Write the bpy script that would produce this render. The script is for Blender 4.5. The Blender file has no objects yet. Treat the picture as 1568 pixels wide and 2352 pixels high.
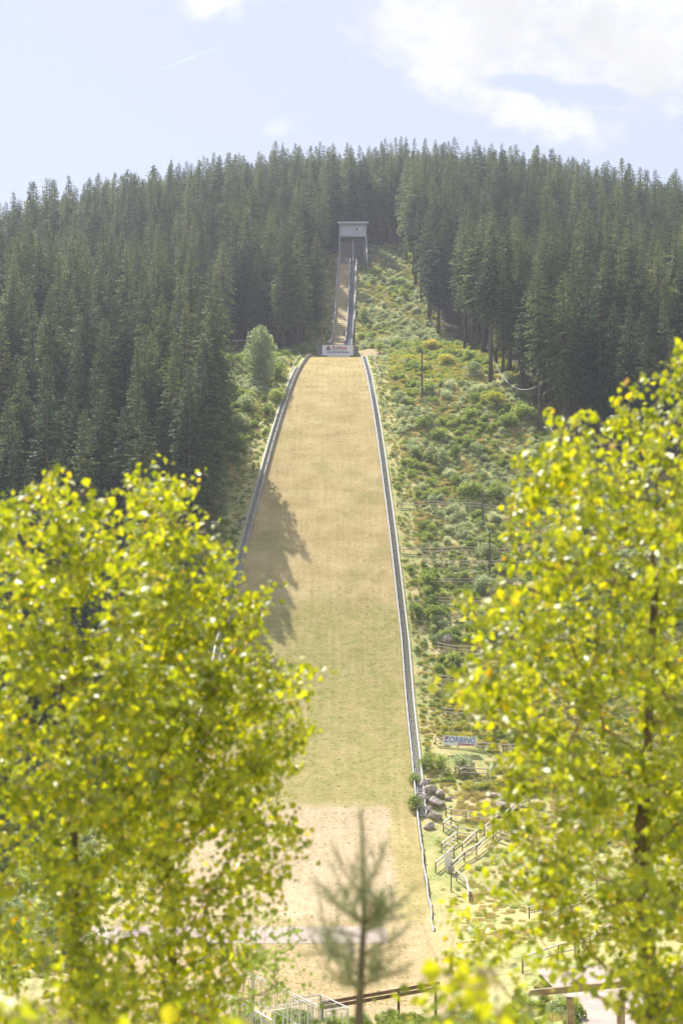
import bpy, math, random
import numpy as np
from mathutils import Vector, Matrix
PI = math.pi
R = random.Random(7)
scene = bpy.context.scene
# ------------------------------------------------------------------ camera
TH = math.atan(227 / 3267.0)
cam_d = bpy.data.cameras.new('camera'); cam = bpy.data.objects.new('camera', cam_d)
scene.collection.objects.link(cam); scene.camera = cam
cam_d.sensor_fit = 'HORIZONTAL'; cam_d.sensor_width = 24.0; cam_d.lens = 50.0
cam_d.clip_start = 0.1; cam_d.clip_end = 4000
cam.location = (0, 0, 0); cam.rotation_euler = (PI / 2 + TH, 0, 0)
cam_d.dof.use_dof = True; cam_d.dof.focus_distance = 215; cam_d.dof.aperture_fstop = 2.5
# ------------------------------------------------------------------ sun, sky
SUN = Vector((-0.27, 0.50, 0.825)).normalized()
sun_el = math.asin(SUN.z); sun_az = math.atan2(SUN.x, SUN.y)
ld = bpy.data.lights.new('sun', 'SUN'); ld.energy = 5.0; ld.angle = math.radians(0.53); ld.color = (1.0, 0.93, 0.82)
lo = bpy.data.objects.new('sun', ld); scene.collection.objects.link(lo)
lo.rotation_euler = SUN.to_track_quat('Z', 'Y').to_euler(); lo.location = (-60, 0, 120)
scene.view_settings.view_transform = 'Standard'; scene.view_settings.look = 'None'
scene.view_settings.exposure = 0.88; scene.view_settings.gamma = 1.0
SKY = 0.15

def pray(u, v):                     # direction of a sight line
    x = (u - 784) / 3267.0; y = (1176 - v) / 3267.0
    return Vector((x, math.cos(TH) - y * math.sin(TH), math.sin(TH) + y * math.cos(TH)))
def at(u, v, Y):
    d = pray(u, v); return d * (Y / d.y)

w = bpy.data.worlds.new('World'); scene.world = w; w.use_nodes = True
nt = w.node_tree; nt.nodes.clear()
def N(nt, t, **k):
    n = nt.nodes.new(t)
    for a, b in k.items(): setattr(n, a, b)
    return n
def setin(n, **k):
    for a, b in k.items(): n.inputs[a].default_value = b
L_ = lambda nt, a, b: nt.links.new(a, b)
out = N(nt, 'ShaderNodeOutputWorld'); bg = N(nt, 'ShaderNodeBackground'); bg.inputs[1].default_value = SKY
sky = N(nt, 'ShaderNodeTexSky', sky_type='NISHITA', sun_disc=False)
sky.sun_elevation = sun_el; sky.sun_rotation = sun_az; sky.air_density = 0.9; sky.dust_density = 1.2; sky.altitude = 900
tc = N(nt, 'ShaderNodeTexCoord')
def wmath(op, a, b=None, c=None, clamp=False):
    n = N(nt, 'ShaderNodeMath', operation=op, use_clamp=clamp)
    for i, s in enumerate((a, b, c)):
        if s is None: continue
        if isinstance(s, (int, float)): n.inputs[i].default_value = s
        else: L_(nt, s, n.inputs[i])
    return n.outputs[0]
nrm = N(nt, 'ShaderNodeVectorMath', operation='NORMALIZE'); L_(nt, tc.outputs['Generated'], nrm.inputs[0])
sep = N(nt, 'ShaderNodeSeparateXYZ'); L_(nt, nrm.outputs[0], sep.inputs[0])
ay = wmath('DIVIDE', sep.outputs[0], wmath('MAXIMUM', sep.outputs[1], 0.05))     # bearing
az = wmath('DIVIDE', sep.outputs[2], wmath('MAXIMUM', sep.outputs[1], 0.05))     # height
def noise(scale, detail=8, rough=0.55, off=(0, 0, 0), strch=(1, 1, 1)):
    m = N(nt, 'ShaderNodeMapping'); m.inputs['Location'].default_value = off; m.inputs['Scale'].default_value = strch
    L_(nt, nrm.outputs[0], m.inputs[0])
    n = N(nt, 'ShaderNodeTexNoise'); setin(n, Scale=scale, Detail=detail, Roughness=rough); L_(nt, m.outputs[0], n.inputs['Vector'])
    return n.outputs[0]
n1 = noise(9, 10, 0.60, (0.3, 0, 0.1), (1, 1, 1.7)); n2 = noise(30, 8, 0.6, (2, 1, 0), (1, 1, 1.5))
def blob(u, v, ru, rv, rot=0.0, amp=1.0):           # soft ellipse of cloud bank about a bearing
    d = pray(u, v); a0, z0 = d.x / d.y, d.z / d.y
    dx = wmath('SUBTRACT', ay, a0); dz = wmath('SUBTRACT', az, z0)
    c, s = math.cos(rot), math.sin(rot)
    ex = wmath('DIVIDE', wmath('ADD', wmath('MULTIPLY', dx, c), wmath('MULTIPLY', dz, s)), ru / 3267)
    ez = wmath('DIVIDE', wmath('SUBTRACT', wmath('MULTIPLY', dz, c), wmath('MULTIPLY', dx, s)), rv / 3267)
    r2 = wmath('ADD', wmath('MULTIPLY', ex, ex), wmath('MULTIPLY', ez, ez))
    return wmath('MULTIPLY', wmath('SUBTRACT', 1.0, r2), amp)
blobs = [blob(1150, 60, 340, 120), blob(1480, 120, 330, 150), blob(1060, 165, 170, 80, -0.5), blob(1230, 262, 200, 55, -0.25),
         blob(1480, -120, 900, 180), blob(490, -5, 70, 50, 0, .9), blob(645, 292, 30, 16, .4, .35), blob(1345, 300, 60, 40, -.6)]
acc = blobs[0]
for b in blobs[1:]: acc = wmath('MAXIMUM', acc, b)
acc = wmath('MAXIMUM', acc, -1.2)
n4 = noise(80, 6, 0.6, (4, 2, 0), (1, 1, 1.4))
nn = wmath('ADD', wmath('ADD', wmath('MULTIPLY', wmath('SUBTRACT', n1, 0.5), 3.2), wmath('MULTIPLY', wmath('SUBTRACT', n2, 0.5), 2.6)), wmath('MULTIPLY', wmath('SUBTRACT', n4, 0.5), 1.8))
den = wmath('ADD', acc, nn)
hole = wmath('MAXIMUM', blob(1190, 190, 130, 26, -0.05, 1.0), blob(1370, 215, 110, 30, -.15)); den = wmath('SUBTRACT', den, wmath('MULTIPLY', wmath('MAXIMUM', hole, 0), 1.1))
mr = N(nt, 'ShaderNodeMapRange', interpolation_type='SMOOTHSTEP'); setin(mr, **{'From Min': -0.6, 'From Max': 1.2})
L_(nt, den, mr.inputs[0])
mask = wmath('MULTIPLY', mr.outputs[0], 0.92)
# contrail: a thin line between two bearings
p, q = pray(372, 157), pray(520, 100); p2 = (p.x / p.y, p.z / p.y); q2 = (q.x / q.y, q.z / q.y)
ln = math.hypot(q2[0] - p2[0], q2[1] - p2[1]); tx, tz = (q2[0] - p2[0]) / ln, (q2[1] - p2[1]) / ln
ax_ = wmath('SUBTRACT', ay, p2[0]); az_ = wmath('SUBTRACT', az, p2[1])
al = wmath('ADD', wmath('MULTIPLY', ax_, tx), wmath('MULTIPLY', az_, tz)); pe = wmath('ABSOLUTE', wmath('SUBTRACT', wmath('MULTIPLY', ax_, tz), wmath('MULTIPLY', az_, tx)))
wdt = wmath('ADD', 0.0005, wmath('MULTIPLY', wmath('MAXIMUM', al, 0), 0.03))
line = wmath('MULTIPLY', wmath('SUBTRACT', 1.0, wmath('DIVIDE', pe, wdt), clamp=True), wmath('GREATER_THAN', al, 0.0))
fade = wmath('SUBTRACT', 1.0, wmath('DIVIDE', al, ln), clamp=True)
mask = wmath('MAXIMUM', mask, wmath('MULTIPLY', wmath('MULTIPLY', line, fade), 0.7))
n3 = noise(14, 5, 0.5, (5, 5, 5))
cr = N(nt, 'ShaderNodeMapRange'); setin(cr, **{'From Min': 0.3, 'From Max': 0.65, 'To Min': 2.95, 'To Max': 4.0}); L_(nt, n3, cr.inputs[0])
cc = N(nt, 'ShaderNodeCombineColor'); L_(nt, cr.outputs[0], cc.inputs[0]); L_(nt, cr.outputs[0], cc.inputs[1]); L_(nt, wmath('MULTIPLY', cr.outputs[0], 0.98), cc.inputs[2])
# thin milky veil over the blue
veil = N(nt, 'ShaderNodeMix', data_type='RGBA'); veil.inputs[0].default_value = 0.82; L_(nt, sky.outputs[0], veil.inputs[6]); veil.inputs[7].default_value = (2.50, 2.60, 3.10, 1)
mx = N(nt, 'ShaderNodeMix', data_type='RGBA'); L_(nt, mask, mx.inputs[0]); L_(nt, veil.outputs[2], mx.inputs[6]); L_(nt, cc.outputs[0], mx.inputs[7])
L_(nt, mx.outputs[2], bg.inputs[0]); L_(nt, bg.outputs[0], out.inputs[0])
scene.cycles.use_denoising = True
scene.cycles.max_bounces = 6; scene.cycles.diffuse_bounces = 3; scene.cycles.transmission_bounces = 4
scene.cycles.volume_bounces = 0; scene.cycles.transparent_max_bounces = 8
scene.cycles.sample_clamp_indirect = 4.0

# ------------------------------------------------------------------ helpers
COL = scene.collection
def tag(o, label=None, cat=None, group=None, kind=None):
    if label: o['label'] = label
    if cat: o['category'] = cat
    if group: o['group'] = group
    if kind: o['kind'] = kind
    return o
def empty(name, loc, rz=0.0):
    o = bpy.data.objects.new(name, None); COL.objects.link(o); o.location = loc; o.rotation_euler = (0, 0, rz); o.empty_display_size = 0.3
    return o
class MB:
    def __init__(s): s.v = []; s.f = []; s.mi = []
    def poly(s, pts, m=0):
        b = len(s.v); s.v += [tuple(p) for p in pts]; s.f.append(tuple(range(b, b + len(pts)))); s.mi.append(m)
    def box(s, c, sz, rz=0.0, m=0, rot=None):
        M = rot if rot is not None else Matrix.Rotation(rz, 3, 'Z'); b = len(s.v); c = Vector(c)
        for x in (-.5, .5):
            for y in (-.5, .5):
                for z in (-.5, .5): s.v.append(tuple(c + M @ Vector((x * sz[0], y * sz[1], z * sz[2]))))
        for f in ((0, 1, 3, 2), (4, 6, 7, 5), (0, 4, 5, 1), (2, 3, 7, 6), (0, 2, 6, 4), (1, 5, 7, 3)):
            s.f.append(tuple(b + i for i in f)); s.mi.append(m)
    def bar(s, a, b_, wd, h, m=0, up=Vector((0, 0, 1))):
        a = Vector(a); b_ = Vector(b_); d = b_ - a
        if d.length < 1e-6: return
        y = d.normalized(); x = y.cross(up)
        if x.length < 1e-4: x = Vector((1, 0, 0))
        x.normalize(); z = x.cross(y); M = Matrix((x, y, z)).transposed()
        s.box((a + b_) / 2, (wd, d.length, h), rot=M, m=m)
    def tube(s, pts, rad, n=6, m=0, cap=True):
        pts = [Vector(p) for p in pts]; k = len(pts)
        if isinstance(rad, (int, float)): rad = [rad] * k
        b = len(s.v); ref = Vector((0.13, 0.21, 1)).normalized(); pr = None
        for i in range(k):
            t = (pts[min(i + 1, k - 1)] - pts[max(i - 1, 0)])
            t = t.normalized() if t.length > 1e-9 else Vector((0, 0, 1))
            if pr is None:
                pr = t.cross(ref if abs(t.dot(ref)) < .95 else Vector((1, 0, 0))).normalized()
            pr = (pr - t * pr.dot(t)).normalized(); q = t.cross(pr)
            for j in range(n):
                a = 2 * PI * j / n; s.v.append(tuple(pts[i] + (pr * math.cos(a) + q * math.sin(a)) * rad[i]))
        for i in range(k - 1):
            for j in range(n):
                s.f.append((b + i * n + j, b + i * n + (j + 1) % n, b + (i + 1) * n + (j + 1) % n, b + (i + 1) * n + j)); s.mi.append(m)
        if cap:
            s.f.append(tuple(b + j for j in range(n - 1, -1, -1))); s.mi.append(m)
            s.f.append(tuple(b + (k - 1) * n + j for j in range(n))); s.mi.append(m)
    def mesh(s, name, mats, smooth=False):
        me = bpy.data.meshes.new(name); me.from_pydata(s.v, [], s.f)
        for m in (mats if isinstance(mats, (list, tuple)) else [mats]): me.materials.append(m)
        me.polygons.foreach_set('material_index', s.mi)
        if smooth: me.polygons.foreach_set('use_smooth', [True] * len(s.f))
        me.update(); return me
    def build(s, name, mats, parent=None, smooth=False, rel=True):
        o = bpy.data.objects.new(name, s.mesh(name, mats, smooth)); COL.objects.link(o)
        if parent:
            o.parent = parent
            if rel: o.matrix_parent_inverse = parent_inv(parent)
        return o
def parent_inv(p):
    M = Matrix.Identity(4); chain = []
    while p is not None: chain.append(p); p = p.parent
    for q_ in reversed(chain): M = M @ q_.matrix_parent_inverse @ Matrix.LocRotScale(q_.location, q_.rotation_euler, q_.scale)
    return M.inverted()

# ------------------------------------------------------------------ materials
def mat(name):
    m = bpy.data.materials.new(name); m.use_nodes = True; m.node_tree.nodes.clear()
    return m, m.node_tree
def simple(name, col, col2=None, rough=0.7, scale=6.0, metal=0.0, bump=0.0, strch=(1, 1, 1), spec=0.4, coord='Object', pos=(.35, .65), detail=6):
    m, t = mat(name); o = N(t, 'ShaderNodeOutputMaterial'); b = N(t, 'ShaderNodeBsdfPrincipled')
    setin(b, Roughness=rough, Metallic=metal); b.inputs['Specular IOR Level'].default_value = spec
    tcn = N(t, 'ShaderNodeTexCoord'); mp = N(t, 'ShaderNodeMapping'); mp.inputs['Scale'].default_value = strch
    L_(t, tcn.outputs[coord], mp.inputs[0]); nz = N(t, 'ShaderNodeTexNoise'); setin(nz, Scale=scale, Detail=detail, Roughness=0.6); L_(t, mp.outputs[0], nz.inputs['Vector'])
    rp = N(t, 'ShaderNodeValToRGB'); rp.color_ramp.elements[0].position = pos[0]; rp.color_ramp.elements[1].position = pos[1]
    c2 = col2 or tuple(c * 0.75 for c in col)
    rp.color_ramp.elements[0].color = (*c2, 1); rp.color_ramp.elements[1].color = (*col, 1)
    L_(t, nz.outputs[0], rp.inputs[0]); L_(t, rp.outputs[0], b.inputs['Base Color'])
    if bump:
        bp = N(t, 'ShaderNodeBump'); setin(bp, Strength=bump, Distance=0.05); L_(t, nz.outputs[0], bp.inputs['Height']); L_(t, bp.outputs[0], b.inputs['Normal'])
    L_(t, b.outputs[0], o.inputs[0]); return m
def foliage(name, cols, trans=0.35, tcol=None, rough=0.6, spec=0.25, per='object', tmul=1.3):
    """cols: list of (position, colour)."""
    m, t = mat(name); o = N(t, 'ShaderNodeOutputMaterial'); b = N(t, 'ShaderNodeBsdfPrincipled')
    setin(b, Roughness=rough); b.inputs['Specular IOR Level'].default_value = spec
    g = N(t, 'ShaderNodeNewGeometry'); oi = N(t, 'ShaderNodeObjectInfo')
    rp = N(t, 'ShaderNodeValToRGB'); els = rp.color_ramp.elements
    while len(els) < len(cols): els.new(0.5)
    for e, (p_, c) in zip(els, cols): e.position = p_; e.color = (*c, 1)
    if per == 'object':
        ad = N(t, 'ShaderNodeMath', operation='MULTIPLY_ADD'); L_(t, g.outputs['Random Per Island'], ad.inputs[0]); ad.inputs[1].default_value = 0.35
        m2 = N(t, 'ShaderNodeMath', operation='MULTIPLY'); L_(t, oi.outputs['Random'], m2.inputs[0]); m2.inputs[1].default_value = 0.65
        L_(t, m2.outputs[0], ad.inputs[2]); src = ad.outputs[0]
    else: src = g.outputs['Random Per Island']
    L_(t, src, rp.inputs[0]); L_(t, rp.outputs[0], b.inputs['Base Color'])
    tr = N(t, 'ShaderNodeBsdfTranslucent')
    vm = N(t, 'ShaderNodeVectorMath', operation='MULTIPLY'); L_(t, rp.outputs[0], vm.inputs[0]); tm = tcol or (tmul, tmul, tmul * .7); vm.inputs[1].default_value = tm
    L_(t, vm.outputs[0], tr.inputs[0]); mxn = N(t, 'ShaderNodeMixShader'); mxn.inputs[0].default_value = trans
    L_(t, b.outputs[0], mxn.inputs[1]); L_(t, tr.outputs[0], mxn.inputs[2]); L_(t, mxn.outputs[0], o.inputs[0]); return m
M = {}
M['bark'] = simple('bark', (.15, .125, .11), (.07, .058, .052), .9, 3, strch=(1, 1, .25), spec=.1)
M['twig'] = simple('twig', (.36, .27, .20), (.17, .12, .09), .55, 30)
M['birchtrunk'] = simple('birch_bark', (.20, .14, .10), (.06, .04, .03), .6, 14, strch=(1, 1, .4))
M['spruce'] = foliage('spruce_needles', [(.0, (.022, .050, .030)), (.35, (.060, .105, .046)), (.65, (.14, .185, .072)), (1, (.26, .275, .12))], .34, spec=.12, rough=.6)
M['pine'] = foliage('pine_needles', [(.0, (.065, .105, .042)), (.5, (.13, .17, .06)), (1, (.20, .24, .09))], .38, spec=.12, rough=.6)
M['bushgreen'] = foliage('bush_leaves_green', [(0, (.11, .17, .04)), (.5, (.27, .34, .09)), (1, (.45, .50, .17))], .5)
M['bushgrey'] = foliage('bush_leaves_grey', [(0, (.20, .25, .14)), (.5, (.38, .44, .27)), (1, (.64, .65, .50))], .48, rough=.45, spec=.4)
M['bushyellow'] = foliage('bush_leaves_yellow', [(0, (.20, .24, .035)), (.5, (.42, .43, .07)), (1, (.58, .49, .13))], .48)
M['drygrass'] = foliage('dry_grass', [(0, (.36, .33, .12)), (.5, (.52, .44, .20)), (1, (.62, .52, .28))], .35)
M['leaf'] = foliage('birch_leaves', [(0, (.10, .14, .01)), (.4, (.22, .275, .013)), (.96, (.37, .40, .02)), (.992, (.44, .36, .02)), (1, (.46, .28, .02))], .5, tcol=(2.25, 2.0, .34), rough=.46, spec=1.0, per='island')
_pb = [n for n in M['leaf'].node_tree.nodes if n.type == 'BSDF_PRINCIPLED'][0]; _pb.inputs['Coat Weight'].default_value = .35; _pb.inputs['Coat Roughness'].default_value = .4
M['leafbright'] = foliage('bright_leaves', [(0, (.26, .30, .015)), (.7, (.38, .40, .02)), (1, (.40, .40, .02))], .55, tcol=(2.1, 1.95, .3), rough=.45, spec=.6, per='island')
M['pneedle'] = foliage('young_pine_needles', [(0, (.12, .16, .08)), (1, (.28, .32, .19))], .35, per='island', rough=.4)

M['wood'] = simple('weathered_rail_wood', (.66, .58, .50), (.45, .38, .32), .75, 8)
M['oldbeam'] = simple('old_beam', (.36, .27, .18), (.20, .14, .10), .8, 5)
M['greywood'] = simple('grey_boards', (.36, .33, .34), (.19, .17, .18), .75, 3, strch=(1, .15, 1))
M['paleboard'] = simple('pale_boards', (.48, .46, .47), (.28, .265, .27), .7, 1.2, detail=9)
M['white'] = simple('white_paint', (.78, .77, .76), (.66, .65, .65), .5, 4)
M['bwhite'] = simple('banner_white', (.80, .80, .82), (.74, .74, .77), .55, 2)
M['blue'] = simple('blue_print', (.09, .22, .60), (.07, .18, .52), .5, 4)
M['red'] = simple('red_print', (.55, .04, .07), (.45, .03, .06), .5, 4)
M['dgreen'] = simple('green_print', (.03, .12, .10), (.03, .10, .09), .5, 4)
M['steel'] = simple('galvanised_steel', (.60, .60, .62), (.48, .48, .50), .5, 20, metal=.2)
M['cladding'] = simple('grey_cladding', (.56, .55, .60), (.47, .46, .51), .6, 3, strch=(6, 1, .3))
M['roofmetal'] = simple('pale_roof_metal', (.62, .62, .66), (.52, .52, .57), .35, 2)
M['concrete'] = simple('stained_concrete', (.30, .28, .25), (.15, .14, .13), .85, 2.5, bump=.3)
M['dark'] = simple('dark_interior', (.05, .05, .07), (.03, .03, .045), .8, 5)
M['rock'] = simple('granite', (.50, .44, .38), (.20, .17, .145), .9, 2.6, bump=1.0, detail=10)
M['brown'] = simple('brown_boards', (.20, .12, .08), (.12, .07, .05), .75, 4)
M['rope'] = simple('pale_hose', (.45, .43, .44), (.32, .30, .31), .6, 3)
M['gravel'] = simple('pale_asphalt', (.42, .35, .31), (.32, .265, .235), .9, 1.2, bump=.2, coord='Object', detail=10)

# ------------------------------------------------------------------ the lie of the land
TAB = [(-80, 24), (-20, 4), (0, -1.7), (8, -4.4), (20, -8.6), (40, -13.2), (48, -14.7), (54, -15.2), (60, -17.8), (74, -24.0), (84, -26.0), (97, -26.2), (107, -26.1), (122, -25.1),
       (137, -21.7), (152, -15.6), (162, -10.2), (172, -3.8), (182, 3.2), (192, 10.2), (202, 17.0), (212, 23.7), (222, 30.0), (232, 35.7), (242, 40.5), (252, 44.3), (262, 47.1), (271, 48.7),
       (276, 50.7), (284, 52.7), (294, 56.6), (304, 61.9), (314, 68.2), (324, 75.0), (334, 81.6), (344, 87.5), (350, 90.3), (365, 95), (400, 111), (430, 124.5), (460, 128), (520, 127), (600, 112), (900, 70)]
_x = np.array([a for a, b in TAB], float); _y = np.array([b for a, b in TAB], float)
def pchip(x, y, xq):
    h = np.diff(x); d = np.diff(y) / h; m = np.zeros_like(x)
    for i in range(1, len(x) - 1):
        if d[i - 1] * d[i] > 0:
            w1 = 2 * h[i] + h[i - 1]; w2 = h[i] + 2 * h[i - 1]; m[i] = (w1 + w2) / (w1 / d[i - 1] + w2 / d[i])
    m[0] = d[0]; m[-1] = d[-1]
    k = np.clip(np.searchsorted(x, xq) - 1, 0, len(x) - 2); t = (xq - x[k]) / h[k]
    return ((1 + 2 * t) * (1 - t) ** 2 * y[k] + t * (1 - t) ** 2 * h[k] * m[k] + t * t * (3 - 2 * t) * y[k + 1] + t * t * (t - 1) * h[k] * m[k + 1])
_fx = np.arange(-80, 900, .25); _fy = pchip(_x, _y, _fx)
WT = [(86, 24), (122, 24.2), (137, 23.4), (152, 22.6), (162, 21.8), (172, 21.2), (192, 18.7), (212, 15.9), (232, 12.9), (252, 10.2), (265, 9.3), (272, 9.1)]
_wx = np.array([a for a, b in WT], float); _wy = np.array([b for a, b in WT], float)
def Xc(Y): return -0.9 + (Y - 272) * 0.0255
def Wd(Y): return np.interp(Y, _wx, _wy)
def sm(x, a, b): t = np.clip((x - a) / (b - a), 0, 1); return t * t * (3 - 2 * t)
def vn(X, Y, s, seed=0):
    return (np.sin(X / s * 1.7 + seed) * np.cos(Y / s * 1.3 + seed * 2.1) + .5 * np.sin(X / s * 3.9 + Y / s * 2.3 + seed * 3.3) + .35 * np.cos(Y / s * 5.1 - X / s * 4.2 + seed)) / 1.85
def G(X, Y):
    X = np.asarray(X, float); Y = np.asarray(Y, float)
    z = np.interp(Y, _fx, _fy); dx = X - Xc(Y)
    w = sm(Y, 250, 430); d2 = X - 20
    z = z - w * np.where(d2 < 0, .0016, .0025) * d2 * d2
    # shelf with the path at the lower right
    alt = np.interp(Y, [-80, 40, 48, 62, 66, 80, 95, 112, 130], [24, -13.2, -14.2, -14.9, -16.6, -21.0, -23.0, -23.6, -23.0])
    k = sm(X, 5.5, 8.5) * (1 - sm(Y, 95, 128)) * sm(Y, 38, 46)
    z = z * (1 - k) + np.maximum(alt, z) * k
    far = sm(np.abs(dx), Wd(Y) / 2 + 3, Wd(Y) / 2 + 9)
    inr = sm(np.abs(dx), 3, 7); off = np.where(Y > 274, inr, far) * sm(Y, 60, 100)
    z = z + off * (.55 * vn(X, Y, 9, 1) + .25 * vn(X, Y, 3.1, 4))
    z = z + sm(dx, 10, 34) * sm(Y, 200, 240) * (1 - sm(Y, 300, 330)) * 1.5
    return z - .12 * (1 - np.where(Y > 274, inr, far))
def g(X, Y): return float(G(X, Y))
def hit(u, v, y0=44.0, y1=420.0):
    d = pray(u, v); Y = np.arange(y0, y1, .25); X = Y * d.x / d.y; Z = Y * d.z / d.y; gz = G(X, Y); below = np.where(gz >= Z)[0]
    i = below[0] if len(below) else len(Y) - 1
    return Vector((X[i], Y[i], gz[i]))

# hillside sheet -----------------------------------------------------
def axis(segs):
    o = []
    for a, b, s in segs: o += list(np.arange(a, b, s))
    return np.array(o + [segs[-1][1]])
ys = axis([(-60, 40, 5), (40, 135, 1.0), (135, 275, 1.5), (275, 360, 1.5), (360, 500, 5), (500, 700, 20)])
xs = axis([(-440, -120, 20), (-120, -50, 4), (-50, 50, 1.25), (50, 120, 4), (120, 440, 20)])
XX, YY = np.meshgrid(xs, ys); ZZ = G(XX, YY)
vs = np.stack([XX.ravel(), YY.ravel(), ZZ.ravel()], 1); nx = len(xs)
fs = [(j * nx + i, j * nx + i + 1, (j + 1) * nx + i + 1, (j + 1) * nx + i) for j in range(len(ys) - 1) for i in range(nx - 1)]
me = bpy.data.meshes.new('hillside'); me.from_pydata(vs.tolist(), [], fs); me.polygons.foreach_set('use_smooth', [True] * len(fs))
def ground_mat():
    m, t = mat('hillside_ground'); o = N(t, 'ShaderNodeOutputMaterial'); b = N(t, 'ShaderNodeBsdfPrincipled'); setin(b, Roughness=.9); b.inputs['Specular IOR Level'].default_value = .1
    tcn = N(t, 'ShaderNodeTexCoord'); P = tcn.outputs['Object']
    def nz(sc, det=6, rg=.6):
        n = N(t, 'ShaderNodeTexNoise'); setin(n, Scale=sc, Detail=det, Roughness=rg); L_(t, P, n.inputs['Vector']); return n.outputs[0]
    def ramp(src, els):
        r = N(t, 'ShaderNodeValToRGB'); e = r.color_ramp.elements
        while len(e) < len(els): e.new(.5)
        for q_, (p_, c) in zip(e, els): q_.position = p_; q_.color = (*c, 1)
        L_(t, src, r.inputs[0]); return r.outputs[0]
    slope = ramp(nz(.35, 8, .7), [(.3, (.22, .27, .08)), (.45, (.36, .38, .14)), (.58, (.52, .46, .21)), (.72, (.60, .49, .28))])
    fine = ramp(nz(5, 6, .7), [(.3, (.55, .55, .55)), (.7, (1.25, 1.25, 1.25))])
    mu = N(t, 'ShaderNodeVectorMath', operation='MULTIPLY'); L_(t, slope, mu.inputs[0]); L_(t, fine, mu.inputs[1])
    floor = ramp(nz(.8, 6), [(.35, (.055, .05, .03)), (.55, (.10, .08, .05)), (.7, (.07, .10, .03))])
    dry = ramp(nz(.5, 8, .7), [(.3, (.36, .275, .145)), (.5, (.43, .335, .19)), (.7, (.48, .385, .235))])
    mu2 = N(t, 'ShaderNodeVectorMath', operation='MULTIPLY'); L_(t, dry, mu2.inputs[0]); L_(t, fine, mu2.inputs[1])
    at1 = N(t, 'ShaderNodeAttribute', attribute_name='forest'); at2 = N(t, 'ShaderNodeAttribute', attribute_name='dry')
    m1 = N(t, 'ShaderNodeMix', data_type='RGBA'); L_(t, at1.outputs['Fac'], m1.inputs[0]); L_(t, mu.outputs[0], m1.inputs[6]); L_(t, floor, m1.inputs[7])
    m2 = N(t, 'ShaderNodeMix', data_type='RGBA'); L_(t, at2.outputs['Fac'], m2.inputs[0]); L_(t, m1.outputs[2], m2.inputs[6]); L_(t, mu2.outputs[0], m2.inputs[7])
    L_(t, m2.outputs[2], b.inputs['Base Color'])
    bp = N(t, 'ShaderNodeBump'); setin(bp, Strength=.6, Distance=.15); L_(t, nz(3, 6, .7), bp.inputs['Height']); L_(t, bp.outputs[0], b.inputs['Normal'])
    L_(t, b.outputs[0], o.inputs[0]); return m
# forest edges: Y -> X
LE = [(60, -70), (110, -50), (130, -36), (150, -32), (175, -27), (188, -21.5), (205, -18), (214, -19), (222, -22.5), (272, -22), (276.5, -19), (277, -8), (283, -6.5), (305, -4.6), (345, -3.9), (352, 4), (360, 30)]
RE = [(60, 90), (170, 80), (195, 62), (206, 46), (212, 34), (218, 31), (240, 26.5), (262, 24), (283, 22.5), (305, 17.5), (335, 15.5), (356, 14), (361, 8), (366, -20)]
def edges(Y): return np.interp(Y, [a for a, b in LE], [b for a, b in LE]), np.interp(Y, [a for a, b in RE], [b for a, b in RE])
le, re_ = edges(YY); fm = np.maximum(1 - sm(XX, le - 2.5, le + 1.5), sm(XX, re_ - 1.5, re_ + 2.5)) * sm(YY, 60, 110)
dm = (1 - sm(YY, 116, 128)) * sm(YY, 78, 84) * (1 - sm(XX, 6, 11)) * sm(XX, -24, -16)
dm = np.maximum(dm, sm(YY, 271.5, 273) * (1 - sm(YY, 277, 282)) * sm(XX, 2, 4) * (1 - sm(XX, 7, 10)))   # trodden path by the table
for nme, arr in (('forest', fm), ('dry', dm)):
    a = me.attributes.new(nme, 'FLOAT', 'POINT'); a.data.foreach_set('value', arr.ravel().astype(np.float32))
me.materials.append(ground_mat()); terr = bpy.data.objects.new('hillside', me); COL.objects.link(terr); tag(terr, kind='structure')

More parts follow.
